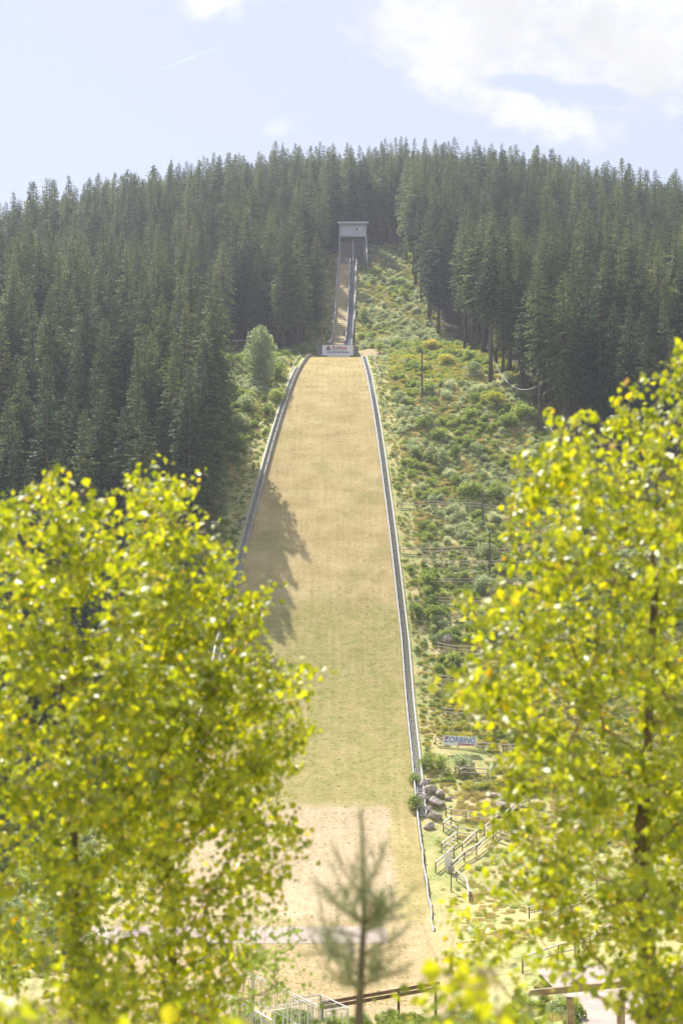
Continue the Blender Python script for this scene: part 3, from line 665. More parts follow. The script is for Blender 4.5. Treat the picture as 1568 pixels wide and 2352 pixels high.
for u, v, r, h, kd, lab in [
    (640, 868, 1.6, 3.2, 'green', 'small green bush at the right foot of the pale round tree'), (570, 945, 1.7, 3.0, 'grey', 'grey-green shrub under the pale round tree, upper of a pair'),
    (612, 955, 1.5, 1.7, 'green', 'bright green shrub beside the left stairs'), (560, 985, 1.6, 2.6, 'grey', 'grey-green shrub at the left forest edge below the pair'),
    (636, 925, 1.5, 2.6, 'green', 'green bush above the small railing left of the slope'), (545, 1030, 1.6, 2.4, 'green', 'leafy green shrub on the left bank where the shade begins'),
    (870, 812, 1.1, 2.6, 'green', 'dark upright bush where the trodden path meets the right rail'), (835, 740, 1.2, 3.4, 'green', 'tall dark bush close to the inrun walkway'),
    (828, 622, .9, 1.6, 'green', 'small bush beside the foot of the start house'), (915, 655, 1.6, 2.0, 'green', 'dark green shrub amid the pale scrub below the start house'),
    (855, 800, .9, 1.4, 'green', 'low bush above the end of the right board rail'), (985, 905, 1.5, 2.4, 'green', 'green shrub at the foot of the tall pole'),
    (940, 838, 1.8, 1.8, 'yellow', 'yellow-green shrub at the left of the bushy mound'), (990, 800, 2.0, 2.0, 'yellow', 'yellow-green shrub on top of the bushy mound'),
    (1030, 835, 1.9, 1.9, 'yellow', 'yellow-green shrub on the right flank of the mound'), (1085, 865, 1.8, 2.6, 'grey', 'pale shrub at the right end of the mound under the spruces'),
    (1098, 760, 1.1, 4.0, 'grey', 'tall pale willow bush before the dark right forest'), (1200, 965, 2.2, 2.8, 'green', 'spreading green shrub beside the corner spruce'),
    (1165, 985, 2.0, 2.4, 'green', 'green shrub left of the spreading one by the corner spruce'), (1130, 925, 2.0, 1.8, 'yellow', 'sunlit shrub below the short inclined railing'),
    (970, 985, 1.6, 2.2, 'green', 'dark bushy shrub below the pole on the right slope'), (1010, 1010, 1.7, 2.0, 'green', 'round shrub in the middle of the right slope'),
    (985, 1060, 1.0, 2.8, 'grey', 'slim grey-green bush, left one of the pair in mid slope'), (1015, 1065, 1.0, 2.6, 'grey', 'slim grey-green bush, right one of the pair in mid slope'),
    (1045, 1055, .9, 2.4, 'green', 'small upright bush just right of the slim pair'), (1090, 1145, 1.5, 2.6, 'green', 'green shrub just above the uppermost terrace railing'),
    (1140, 1150, 1.5, 2.8, 'green', 'dense green shrub beside the upper terrace pole'), (1060, 1140, 1.3, 2.0, 'green', 'low green shrub left of the upper terrace pole'),
    (1010, 1768, 1.1, 1.7, 'green', 'bright green round shrub below the blue and white banner'), (1058, 1768, 1.4, 1.6, 'grey', 'silvery shrub right below the blue and white banner'),
    (975, 1770, .9, 1.6, 'green', 'narrow green shrub left of the round one under the banner'), (958, 1868, .9, 1.7, 'green', 'feathery shrub growing through the right stairs beside the boulders'),
    (955, 1805, .7, 1.2, 'green', 'small bush on the stairs above the boulders'), (980, 1345, 1.3, 1.8, 'green', 'green shrub at the left end of the third terrace railing'),
    (960, 1420, 1.2, 2.0, 'green', 'green shrub close to the stairs in the middle terraces'), (1120, 1280, 1.5, 2.0, 'grey', 'grey shrub between the second pole and the terrace railing'),
    (1110, 1355, 1.4, 2.0, 'grey', 'grey shrub under the fourth terrace railing'), (1020, 1465, .9, 1.0, 'green', 'low shrub beside the lone slope boulder')]:
    shrub(u, v, r, h, kd, lab)
# ------------------------------------------------------------------ the ski jump itself
_ix = [273.2, 278.5, 283.5, 293.5, 303.5, 313.5, 323.5, 333.5, 343.5, 350]; _iz = [51.45, 52.5, 53.75, 57.4, 62.6, 68.9, 75.7, 82.6, 89.6, 94.1]
_iyf = np.arange(273.2, 350, .25); _izf = pchip(np.array(_ix), np.array(_iz), _iyf)
def ZI(y): return float(np.interp(y, _iyf, _izf))
inrun = empty('inrun', (Xc(273.2), 273.2, 50)); tag(inrun, 'steep narrow inrun track with grey side walls running up to the start house', 'ski jump')
def strip(mb, ys_, fx, z0, z1, th, m=0):                       # an upright board that follows a line
    for a, b in zip(ys_[:-1], ys_[1:]):
        xa, xb = fx(a), fx(b); P = []
        for x, y in ((xa, a), (xb, b)):
            P += [(x - th / 2, y, z0(y)), (x + th / 2, y, z0(y)), (x + th / 2, y, z1(y)), (x - th / 2, y, z1(y))]
        for q_ in ((0, 3, 7, 4), (1, 5, 6, 2), (3, 2, 6, 7), (0, 4, 5, 1)): mb.poly([P[i] for i in q_], m)
        if a == ys_[0]: mb.poly([P[i] for i in (0, 1, 2, 3)], m)
        if b == ys_[-1]: mb.poly([P[i] for i in (4, 7, 6, 5)], m)
iy = list(np.arange(273.2, 334.0, 1.0)) + [334.0]
tr = MB()
for a, b in zip(iy[:-1], iy[1:]):
    za, zb = ZI(a), ZI(b); tr.poly([(Xc(a) - 1.32, a, za), (Xc(a) + 1.32, a, za), (Xc(b) + 1.32, b, zb), (Xc(b) - 1.32, b, zb)])
    tr.poly([(Xc(a) - 1.32, a, za - .3), (Xc(b) - 1.32, b, zb - .3), (Xc(b) + 1.32, b, zb - .3), (Xc(a) + 1.32, a, za - .3)])
M['track'] = simple('faded_track_mat', (.46, .37, .20), (.34, .27, .14), .9, 3.0, strch=(.4, 1, 1), bump=.5)
trk = tr.build('track', M['track'], inrun)
cl = MB()
for k in range(46):
    y = 275 + k * 1.27; cl.box((Xc(y), y, ZI(y) + .015), (2.6, .07, .03))
cl.build('cross_battens', M['track'], inrun)
for s in (-1, 1):
    wb = MB(); strip(wb, iy, lambda y: Xc(y) + s * 1.40, lambda y: min(ZI(y) - .6, g(Xc(y) + s * 1.4, y) - .3), lambda y: ZI(y) + .85, .12)
    wl = wb.build('side_wall', M['greywood'], inrun)
    cp = MB(); cp_pts = [(Xc(y) + s * 1.40, y, ZI(y) + .91) for y in iy]
    if s < 0: cp_pts[0] = (cp_pts[0][0] - .45, cp_pts[0][1] - .2, cp_pts[0][2] - .35)
    cp.tube(cp_pts, .09, 6); cp.build('cap_rail', M['roofmetal'], inrun)
st = MB()
for k in range(150):
    y = 275 + k * .39; z = ZI(y) - .25; st.box((Xc(y) + 2.02, y, z), (1.05, .30, .05)); 
    if k % 2 == 0: st.box((Xc(y) + 2.02, y + .12, z - .11), (1.05, .04, .2))
st.build('walkway_steps', M['cladding'], inrun)
sk = MB(); strip(sk, iy[1:], lambda y: Xc(y) + 2.62, lambda y: g(Xc(y) + 2.6, y) - .3, lambda y: ZI(y) - .1, .08); sk.build('walkway_skirt', M['cladding'], inrun)
hr = MB(); hy = list(np.arange(302, 334.1, 2.0)); hr.tube([(Xc(y) + 2.9, y, ZI(y) + .75) for y in hy], .045, 5)
for y in hy: hr.tube([(Xc(y) + 2.9, y, g(Xc(y) + 2.9, y) - .2), (Xc(y) + 2.9, y, ZI(y) + .75)], .03, 5)
hr.build('handrail', M['steel'], inrun)

# take-off table: low concrete wall with rounded right corner, under the lip
tb = empty('takeoff_table', (Xc(272), 272, 48.6)); tag(tb, 'stained concrete take-off table with a rounded right corner behind the white banner', 'ski jump table')
X0, X1 = at(727, 800, 272).x, at(823, 800, 272).x
mb = MB(); outl = [(X0, 276), (X0, 272.0)] + [(X1 - 1.1 + 1.1 * math.sin(a), 273.1 - 1.1 * math.cos(a)) for a in np.linspace(0, PI / 2, 7)] + [(X1, 276)]
for (xa, ya), (xb, yb) in zip(outl[:-1], outl[1:]): mb.poly([(xa, ya, 48.2), (xb, yb, 48.2), (xb, yb, 51.15), (xa, ya, 51.15)])
mb.poly([(x, y, 51.15) for x, y in outl]); mb.build('wall', M['concrete'], tb)
le_ = MB(); le_.box(((X0 + X1) / 2 - .2, 272.05, 51.25), (X1 - X0 - 1.0, .35, .2)); le_.build('edge_beam', M['brown'], tb)
def textmesh(txt, size, m, loc, parent, width=None, rot=(PI / 2, 0, 0), bold=0.0, shear=0.0, name='lettering', ext=.008):
    cu = bpy.data.curves.new(name, 'FONT'); cu.body = txt; cu.size = size; cu.extrude = ext; cu.offset = bold; cu.shear = shear; cu.align_x = 'CENTER'; cu.align_y = 'CENTER'
    tmp = bpy.data.objects.new(name, cu); COL.objects.link(tmp); dg = bpy.context.evaluated_depsgraph_get(); dg.update()
    me = bpy.data.meshes.new_from_object(tmp.evaluated_get(dg)); bpy.data.objects.remove(tmp); me.materials.clear(); me.materials.append(m)
    o = bpy.data.objects.new(name, me); COL.objects.link(o); o.location = loc; o.rotation_euler = rot
    if width: o.scale = (width / max(v.co.x for v in me.vertices) / 2, 1, 1)
    if parent: o.parent = parent; o.matrix_parent_inverse = parent_inv(parent)
    return o
bn = empty('advertising_banner', at(775, 816, 271.45)); tag(bn, 'white advertising banner with red and dark lettering on the front of the take-off table', 'banner')
A, B_ = at(739.5, 792, 271.6), at(811, 816, 271.6); cx, cz = (A.x + B_.x) / 2, (A.z + B_.z) / 2
mb = MB(); mb.box((cx, 271.6, cz), (B_.x - A.x, .06, A.z - B_.z)); pnl = mb.build('panel', M['bwhite'], bn)
fA, fB = at(751, 812, 271.5), at(803, 819, 271.5); mb = MB(); mb.box(((fA.x + fB.x) / 2, 271.52, (fA.z + fB.z) / 2), (fB.x - fA.x, .05, fA.z - fB.z)); mb.build('lower_flap', M['bwhite'], bn)
c = at(780, 798.3, 271.54); textmesh('Rothaus', .95, M['red'], c, bn, width=2.85, bold=.015)
c = at(776, 808.2, 271.54); textmesh('Hochfirstschanze', .60, M['navy'], c, bn, width=4.25, bold=.008)
for uu, tx_ in ((757, 'www'), (796, 'info')):
    pass
em = MB(); c = at(754.5, 798.8, 271.54)
for k, (dx_, hh) in enumerate(((-.34, .7), (-.12, .85), (.32, .5))):
    for j in range(3): em.poly([(c.x + dx_ - .16 + j * .03, 271.54, c.z - .35 + j * hh * .28), (c.x + dx_ + .16 - j * .03, 271.54, c.z - .35 + j * hh * .28), (c.x + dx_, 271.54, c.z - .35 + j * hh * .28 + hh * .42)])
em.box((c.x + .1, 271.55, c.z - .05), (.18, .03, .6), m=1); em.poly([(c.x - .02, 271.53, c.z + .25), (c.x + .22, 271.53, c.z + .25), (c.x + .1, 271.53, c.z + .45)], 1)
em.box((c.x + 1.6, 271.56, at(780, 803.8, 271.54).z), (3.6, .02, .05)); em.build('emblem', [M['dgreen'], M['red']], bn)

# start house
hc = at(809.5, 543, 346); HX0, HX1 = at(779, 543, 345).x, at(841, 543, 345).x; zb, zt = at(784, 543, 345).z, at(784, 514.5, 345).z
hs = empty('start_house', (hc.x, 346, g(hc.x, 346))); tag(hs, 'small grey flat-roofed start house at the top of the inrun', 'building')
mb = MB(); mb.box(((HX0 + HX1) / 2, 345.0, (zb + zt) / 2), (HX1 - HX0, .16, zt - zb)); 
mb.box((HX0 + .08, 348, (zt + 88.5) / 2), (.16, 5.84, zt - 88.5)); mb.box((HX1 - .08, 348, (zt + 88.5) / 2), (.16, 5.84, zt - 88.5)); mb.box(((HX0 + HX1) / 2, 351, (zt + 88.5) / 2), (HX1 - HX0, .16, zt - 88.5))
mb.build('wall', M['cladding'], hs)
mb = MB(); mb.box(((HX0 + HX1) / 2, 348, zt + .14), (HX1 - HX0 + .9, 7.6, .22)); mb.build('roof', M['greywood'], hs)
mb = MB(); mb.box(((HX0 + HX1) / 2, 344.15, zt + .22), (HX1 - HX0 + .96, .12, .42)); mb.build('fascia', M['roofmetal'], hs)
a_, b_ = at(785, 522, 344.9), at(806, 539, 344.9); mb = MB(); mb.box(((a_.x + b_.x) / 2, 344.88, (a_.z + b_.z) / 2), (b_.x - a_.x, .07, a_.z - b_.z)); 
sh = mb.build('shutter', M['roofmetal'], hs)
a_ = at(826.5, 526, 344.9); mb = MB(); mb.box((a_.x, 344.88, a_.z), (.42, .07, .42)); mb.build('window', M['white'], hs)
a_ = at(819.5, 526, 344.9); mb = MB(); mb.box((a_.x, 344.88, a_.z), (.4, .06, .36)); mb.build('dark_plate', M['dark'], hs)
mb = MB(); mb.box(((HX0 + HX1) / 2, 347.9, 90.5), (HX1 - HX0 - .4, 5.6, .2)); mb.build('floor', M['greywood'], hs)
# sloping side walls and the two bays below the house
yy = list(np.arange(333.0, 344.6, 1.0)) + [344.85]
for x_, s in ((HX0 + .05, -1), (HX1 - .05, 1)):
    mb = MB(); strip(mb, yy, lambda y: x_ + (y - 345) * .0, lambda y: g(x_, y) - .4, lambda y: ZI(y) + .9 + (y - 333) * .05, .16); mb.build('flank_wall', M['cladding'], hs)
    mb = MB(); mb.tube([(x_, y, ZI(y) + 1.0 + (y - 333) * .05) for y in yy], .10, 6); mb.build('flank_rail', M['white'], hs)
xm = at(810, 570, 340).x
mb = MB(); strip(mb, yy, lambda y: xm, lambda y: ZI(y) - 1.2, lambda y: ZI(y) + 1.0, .12); mb.build('partition', M['roofmetal'], hs)
mb = MB()
for k in range(7):
    x_ = HX0 + .6 + k * (xm - HX0 - .9) / 6; mb.tube([(x_, y, ZI(y) + .12) for y in yy], .035, 4)
mb.build('guide_rails', M['greywood'], hs)
mb = MB()
for k in range(34):
    y = 333.2 + k * .345; mb.box(((HX0 + xm) / 2, y, ZI(y) - .02), (xm - HX0 - .25, .22, .06))
mb.build('start_ramp', M['greywood'], hs)
mb = MB()
for k in range(30):
    y = 333.4 + k * .38; z = ZI(y) - .3; mb.box(((xm + HX1) / 2, y, z), (HX1 - xm - .3, .30, .05)); mb.box(((xm + HX1) / 2, y + .14, z - .13), (HX1 - xm - .3, .03, .24), m=1)
mb.build('access_steps', [M['greywood'], M['dark']], hs)
for xx_ in (xm + .5, HX1 - .6):
    mb = MB(); mb.tube([(xx_, y, ZI(y) + .6) for y in yy], .03, 5)
    for y in yy[::2]: mb.tube([(xx_, y, ZI(y) - .3), (xx_, y, ZI(y) + .6)], .025, 5)
    mb.build('bay_handrail', M['steel'], hs)

# hut at the left forest edge
p = hit(556, 806); ht = empty('hut', p); tag(ht, 'small brown hut with a flat grey roof half hidden behind the pale round tree', 'hut')
z0 = p.z; mb = MB(); mb.box((p.x + .2, p.y + 1.5, z0 + .7), (2.6, 2.6, 2.6)); mb.build('wall', M['brown'], ht)
mb = MB(); mb.box((p.x, p.y + 1.4, z0 + 2.1), (4.4, 3.8, .22)); mb.build('roof', M['cladding'], ht)
mb = MB(); mb.box((p.x + .5, p.y + .17, z0 + .5), (.8, .07, 1.8)); mb.build('door', M['bark'], ht)

# ------------------------------------------------------------------ landing slope boards and stairs
rr_ = random.Random(5)
for s, y0, y1, lab in ((-1, 124.0, 270.5, 'long weathered board rail along the left edge of the landing slope'), (1, 114.5, 270.0, 'long whitish board rail along the right edge of the landing slope')):
    e = empty('side_rail', (lr(s)(y1), y1, g(lr(s)(y1), y1))); tag(e, lab, 'rail')
    fx = lambda y: lr(s, .08 + (.06 * math.sin(y * .9) if y < 135 else 0))(y)
    ys_ = list(np.arange(y0, y1, 1.5)) + [y1]; lz = lambda y: float(np.interp(y, _fx, _fy))
    hh = .66 if s < 0 else .48
    mb = MB(); strip(mb, ys_, fx, lambda y: lz(y) - .25, lambda y: lz(y) + hh, .07); mb.build('boards', M['paleboard'], e)
    mb = MB(); mb.tube([(fx(y) + .02 * s, y, lz(y) + hh + .03 + rr_.uniform(-.02, .02)) for y in ys_], .045, 5); mb.build('cap', M['paleboard'] if s < 0 else M['white'], e)
    mb = MB()
    for y in ys_[::2]: mb.box((fx(y) + s * .09, y, lz(y) + .2), (.1, .12, 1.0))
    mb.build('backing_posts', M['bark'], e)
for s, y0, y1, lab in ((-1, 152.0, 247, 'dark metal stair flight outside the left rail of the landing slope'), (1, 141.5, 262, 'long metal stair flight outside the right rail of the landing slope')):
    fx = lambda y: lr(s, .62)(y); e = empty('staircase', (fx(y0), y0, g(fx(y0), y0))); tag(e, lab, 'stairs')
    lz = lambda y: float(np.interp(y, _fx, _fy)) + .12; mb = MB(); y = y0; 
    while y < y1:
        mb.box((fx(y), y, lz(y)), (.58, .13, .04))
        y += .29
    mb.build('treads', M['steel'], e)
    ys_ = list(np.arange(y0, y1, 1.5)) + [y1]
    for q_ in (-1, 1):
        mb = MB(); strip(mb, ys_, lambda y: fx(y) + q_ * .31, lambda y: lz(y) - .22, lambda y: lz(y) + .03, .05); mb.build('stringer', M['cladding'] if q_ * s < 0 else M['steel'], e)
    mb = MB(); mb.tube([(fx(y) + s * .36, y, lz(y) + .2) for y in ys_], .035, 5); mb.build('edge_pipe', M['white'], e)
    mb = MB(); strip(mb, ys_, lambda y: fx(y), lambda y: g(fx(y), y) - .2, lambda y: g(fx(y), y) + .015, .56); mb.build('bed', M['earth'], e)

# ------------------------------------------------------------------ railings on the terraces
def railing(uv, lab, h=.95, rails=2, sp=2.6, m='wood', group='wooden railings on the right slope', rad=.05, wd=.13, world=None, name='wooden_railing', cat='railing'):
    P = world or [hit(u, v) for u, v in uv]; e = empty(name, P[0]); tag(e, lab, cat, group)
    path_ = []; posts = []
    for a, b in zip(P[:-1], P[1:]):
        n = max(1, int((b - a).length / sp + .5))
        for i in range(n):
            q_ = a.lerp(b, i / n); posts.append(Vector((q_.x, q_.y, g(q_.x, q_.y))))
    posts.append(P[-1])
    for k in range(rails):
        hh = h * (1 - .5 * k); mb = MB()
        for a, b in zip(posts[:-1], posts[1:]): mb.bar(a + Vector((0, 0, hh)), b + Vector((0, 0, hh)), wd if k == 0 else wd * .6, wd * .8)
        mb.build('top_rail' if k == 0 else 'middle_rail', M[m], e)
    for q_ in posts:
        mb = MB(); mb.box((q_.x, q_.y + wd * .1, q_.z + h / 2 - .2), (wd * .8, wd * .7, h + .3)); mb.build('post', M['brown'] if m == 'wood' else M[m], e)
    return e
for uv, lab in RAILS:
    railing(uv, lab, h=.9 if uv[0][1] > 1780 else .75)
railing([(1200, 2240), (1320, 2200), (1400, 2158), (1470, 2115)], 'two-rail wooden fence along the upper edge of the asphalt path', h=1.0, rails=2, wd=.12)
railing([(950, 775), (968, 768)], 'small wooden stile on top of the bushy mound', h=1.2, rails=2, sp=2)
railing([(935, 785), (945, 776), (975, 774)], 'dark wooden barrier crossing below the stile on the mound', h=.5, rails=1, m='brown')
railing([(1045, 872), (1120, 868)], 'thin railing between the mound and the hose spruce', h=.6, rails=1)
railing([(960, 925), (1060, 940), (1160, 945)], 'thin inclined railing crossing the upper right slope', h=.6, rails=1, m='wood')
railing([(1060, 782), (1100, 783)], 'low log bench between the stems of the right wood', h=.6, rails=1, m='brown')
railing([(600, 920), (655, 917)], 'short wooden railing joining the left stairs above the green shrub', h=.5, rails=1, group='wooden railings left of the slope')
railing([(538, 1212), (582, 1213)], 'grey wooden landing rail beside the left stairs in the shade', h=.9, rails=2, m='greywood', group='wooden railings left of the slope')
railing([(640, 812), (690, 808), (728, 802)], 'thin pale handrail leading left from the take-off table', h=.7, rails=1, m='steel', group='handrails by the table', wd=.06)
railing([(660, 880), (672, 850), (690, 822)], 'thin pale handrail curving beside the upper left rail', h=.6, rails=1, m='steel', group='handrails by the table', wd=.06)
railing([(852, 812), (862, 840), (874, 880)], 'thin pale handrail beside the upper right rail', h=.6, rails=1, m='paleboard', group='handrails by the table', wd=.07)
railing([(845, 602), (890, 600), (935, 606)], 'thin dark railing running right from the foot of the start house', h=.8, rails=2, m='greywood', group='handrails by the table', wd=.07)
railing([(560, 1360), (500, 1470), (470, 1600)], 'thin pipe handrail following the lower left stairs', h=.9, rails=1, m='steel', group='handrails by the table', wd=.05)
# thick beam railing close by at the lower right
P_ = [at(1215, 2330, 41), at(1310, 2312, 40.5), at(1425, 2290, 40), at(1560, 2270, 39.5)]
P_ = [Vector((q_.x, q_.y, g(q_.x, q_.y))) for q_ in P_]
e = empty('beam_railing', P_[0]); tag(e, 'thick squared wooden beam on short posts in front of the asphalt path', 'railing')
zt_ = [at(1310, 2285, 40.5).z, at(1560, 2248, 39.5).z]
mb = MB(); mb.bar((P_[0].x, P_[0].y, zt_[0] - .1), (P_[3].x, P_[3].y, zt_[1]), .14, .17); mb.build('beam', M['oldbeam'], e)
for q_ in P_[1:3]:
    mb = MB(); mb.box((q_.x, q_.y + .03, (q_.z + zt_[0]) / 2 - .25), (.2, .18, zt_[0] - q_.z + .3)); mb.build('post', M['oldbeam'], e)

# poles
def pole(u0, v0, vt, lab, r=.11, arm=None, m='bark', rope=None):
    p = hit(u0, v0); top = at(u0, vt, p.y); e = empty('pole', p); tag(e, lab, 'pole', 'poles on the right slope')
    mb = MB(); mb.tube([p - Vector((0, 0, .4)), (p + top) / 2, top], [r, r * .85, r * .7], 8); mb.build('shaft', M[m], e)
    if arm:
        mb = MB(); mb.box((top.x - .1, top.y - .05, top.z - .15), (.7, .12, .14)); mb.box((top.x - .35, top.y - .12, top.z + .05), (.16, .16, .35)); mb.build('lamp_head', M['cladding'], e)
    return e
pole(969, 924, 806, 'tall weathered pole on the upper right slope below the mound', .15)
pole(1108, 1214, 1130, 'bare pole crossing the uppermost terrace railing', .12)
pole(1124, 1330, 1218, 'pole with a lamp head beside the second terrace railing', .13, True)
pole(1143, 1408, 1325, 'plain pole crossing the fourth and fifth terrace railings', .12)
pole(922, 648, 634, 'very small sign post beside the start house', .06)
# hose between the spruces
for (a, b, sag, lab, kk) in (((1130, 818), (1232, 888), 2.6, 'pale hose sagging between two spruces at the right forest edge', 0), ((1255, 960), (1284, 1006), .6, 'pale hose running down from the corner spruce into the scrub', 1)):
    A_ = at(a[0], a[1], sp_pts[1].y - .3 if kk == 0 else 215); B2 = at(b[0], b[1], sp_pts[0].y - .3 if kk == 0 else 209); mb = MB()
    mb.tube([A_.lerp(B2, t / 14) - Vector((0, 0, sag * 4 * (t / 14) * (1 - t / 14) * (1.2 - .4 * t / 14))) for t in range(15)], .06, 6)
    o = mb.build('hose', M['rope']); tag(o, lab, 'hose', 'pale hoses at the right forest edge')
# stone things
def rock(name, p, r, lab, group, seed, sq=(1, .8, .7)):
    rr = random.Random(seed); import bmesh
    bm = bmesh.new(); bmesh.ops.create_icosphere(bm, subdivisions=3, radius=1)
    pl = [(Vector((rr.gauss(0, 1), rr.gauss(0, 1), rr.gauss(0, 1))).normalized(), rr.uniform(.50, .85)) for _ in range(14)]
    for v_ in bm.verts:
        for n_, d_ in pl:
            k = v_.co.dot(n_)
            if k > d_: v_.co -= n_ * (k - d_) * .9
        v_.co += v_.co.normalized() * .035 * math.sin(v_.co.x * 13 + seed) * math.cos(v_.co.z * 6 + v_.co.y * 5)
        v_.co = Vector((v_.co.x * sq[0], v_.co.y * sq[1], v_.co.z * sq[2])) * r
    me = bpy.data.meshes.new(name); bm.to_mesh(me); bm.free(); me.materials.append(M['rock'])
    o = bpy.data.objects.new(name, me); COL.objects.link(o); o.location = p; o.rotation_euler = (0, 0, rr.uniform(0, 6)); return tag(o, lab, 'boulder', group)
BL = [(972, 1808, .8, 'tall boulder at the upper left of the rubble pile by the stairs'), (990, 1822, .9, 'round boulder at the top middle of the rubble pile'), (1010, 1830, .7, 'small boulder at the top right of the rubble pile'),
      (975, 1838, .8, 'boulder at the left middle of the rubble pile'), (1003, 1852, 1.0, 'broad boulder at the right middle of the rubble pile'), (980, 1866, .7, 'pale boulder at the lower left of the rubble pile'),
      (998, 1880, .95, 'big smooth boulder at the lower right of the rubble pile'), (986, 1905, .7, 'lowest boulder of the rubble pile'), (1030, 1838, .45, 'small loose stone right of the rubble pile'), (984, 1796, .5, 'flat stone on top of the rubble pile'),
      (992, 1843, .6, 'wedge stone in the heart of the rubble pile'), (966, 1822, .5, 'narrow stone against the stairs in the rubble pile')]
for i, (u, v, r, lab) in enumerate(BL): rock('boulder', hit(u, v) + Vector((0, 0, r * .25)), r, lab, 'boulders by the right stairs', i)
rock('boulder', hit(1026, 1478) + Vector((0, 0, .3)), .9, 'lone angular boulder on the terraces above a railing', None, 50, (1, .8, .9))
for i, (u, v) in enumerate([(1140, 1830), (1165, 1822), (1190, 1835), (1150, 1850), (1180, 1855)]):
    rock('boulder', hit(u, v), .9, ['leftmost', 'highest', 'rightmost', 'lower left', 'lower right'][i] + ' stone of the pale rubble bank behind the leaves', 'stones of the rubble bank', 70 + i, (1.3, 1, .5))
# banner on the terrace railing
zb_ = empty('advertising_banner', hit(1055, 1721)); tag(zb_, 'blue and white banner with large blue lettering hung on a terrace railing', 'banner')
base = hit(1055, 1721); Yb = base.y - .7; c = at(1055.5, 1702.5, Yb); Wb = (1093 - 1018) * Yb / 3267; Hb = 21.5 * Yb / 3267; rt = (PI / 2, .055, 0)
mb = MB(); mb.box(c, (Wb, .03, Hb), rot=Matrix.Rotation(.055, 3, 'Y')); mb.build('panel', M['bwhite'], zb_)
textmesh('ZORBING', .84, M['blue'], c + Vector((.0, -.03, .09)), zb_, width=Wb * .95, rot=rt, bold=.008, shear=.12)
textmesh('SCHWARZWALD', .19, M['red'], c + Vector((.72, -.045, -.38)), zb_, width=Wb * .50, rot=rt, bold=.01)
textmesh('my', .26, M['red'], c + Vector((-Wb * .41, -.045, .36)), zb_, width=Wb * .09, rot=rt, bold=.01)
# sign boards
def board(u, v, w_, h_, post, lab, m='white', name='sign_board'):
    p = hit(u, v); e = empty(name, p); tag(e, lab, 'sign'); mb = MB(); mb.box(p + Vector((0, -.05, post + h_ / 2)), (w_, .05, h_)); mb.build('board', M[m], e)
    mb = MB(); mb.box(p + Vector((0, .02, post / 2 - .1)), (.09, .09, post + .3)); mb.build('post', M['brown'], e); return e
board(927, 845, .55, .6, 1.0, 'tiny white sign on the trodden edge above the right rail')
board(1029, 2003, .6, 1.6, .1, 'upright white info board at the foot of the long handrail')
board(1036, 2050, .55, .45, 1.7, 'small brown-backed board on a post in front of the white info board', 'greywood')
# open white frame tent behind the birch
p = hit(1160, 1800); e = empty('white_frame', p); tag(e, 'triangular white metal frame standing on the terrace under the banner', 'frame'); mb = MB()
q1, q2, q3 = at(1125, 1770, p.y), at(1183, 1728, p.y), at(1192, 1742, p.y + .5); q4 = at(1155, 1743, p.y)
mb.tube([q1, q2, q3, q4], .05, 6); mb.build('bars', M['white'], e); mb = MB(); mb.tube([q1, Vector((q1.x, q1.y, g(q1.x, q1.y)))], .05, 6); mb.tube([q3, Vector((q3.x, q3.y, g(q3.x, q3.y)))], .05, 6); mb.build('legs', M['white'], e)
# judges' tower behind the right birch
p = hit(1425, 1095); tw = empty('judges_tower', p); tag(tw, 'white judges tower with stepped open platforms behind the right birch top', 'tower'); zt_ = at(1425, 955, p.y).z
mb = MB()
for sx in (-1.1, 1.1):
    for sy in (0, 2.2): mb.box((p.x + sx, p.y + sy, (p.z + zt_) / 2 - .3), (.16, .16, zt_ - p.z + .5))
mb.build('frame_posts', M['greywood'], tw)
for k in range(4):
    z = zt_ - 2.1 - k * 2.1
    if z < p.z: break
    mb = MB(); mb.box((p.x, p.y + 1.1, z), (2.6, 2.6, .12)); mb.build('platform', M['greywood'], tw)
mb = MB(); mb.box((p.x - .2, p.y - .12, zt_ - 1.2), (1.9, .06, 1.6)); mb.build('cabin_panel', M['white'], tw)
mb = MB(); mb.box((p.x, p.y + 1.1, zt_), (3.0, 3.0, .12)); mb.build('roof', M['roofmetal'], tw)
# small platform in the left shade
p = hit(494, 1222); e = empty('viewing_stand', p); tag(e, 'small grey stand with a tilted top beside the left forest edge', 'stand'); mb = MB(); zt_ = at(494, 1202, p.y).z
mb.box((p.x, p.y, zt_), (1.2, .9, .1), rot=Matrix.Rotation(-.5, 3, 'X')); mb.build('top_board', M['roofmetal'], e)
mb = MB()
for sx in (-.5, .5): mb.box((p.x + sx, p.y, (p.z + zt_) / 2 - .1), (.1, .1, zt_ - p.z + .1))
for k in range(3): mb.box((p.x, p.y - .08, p.z + .2 + k * .35), (1.1, .05, .12))
mb.build('frame', M['greywood'], e)

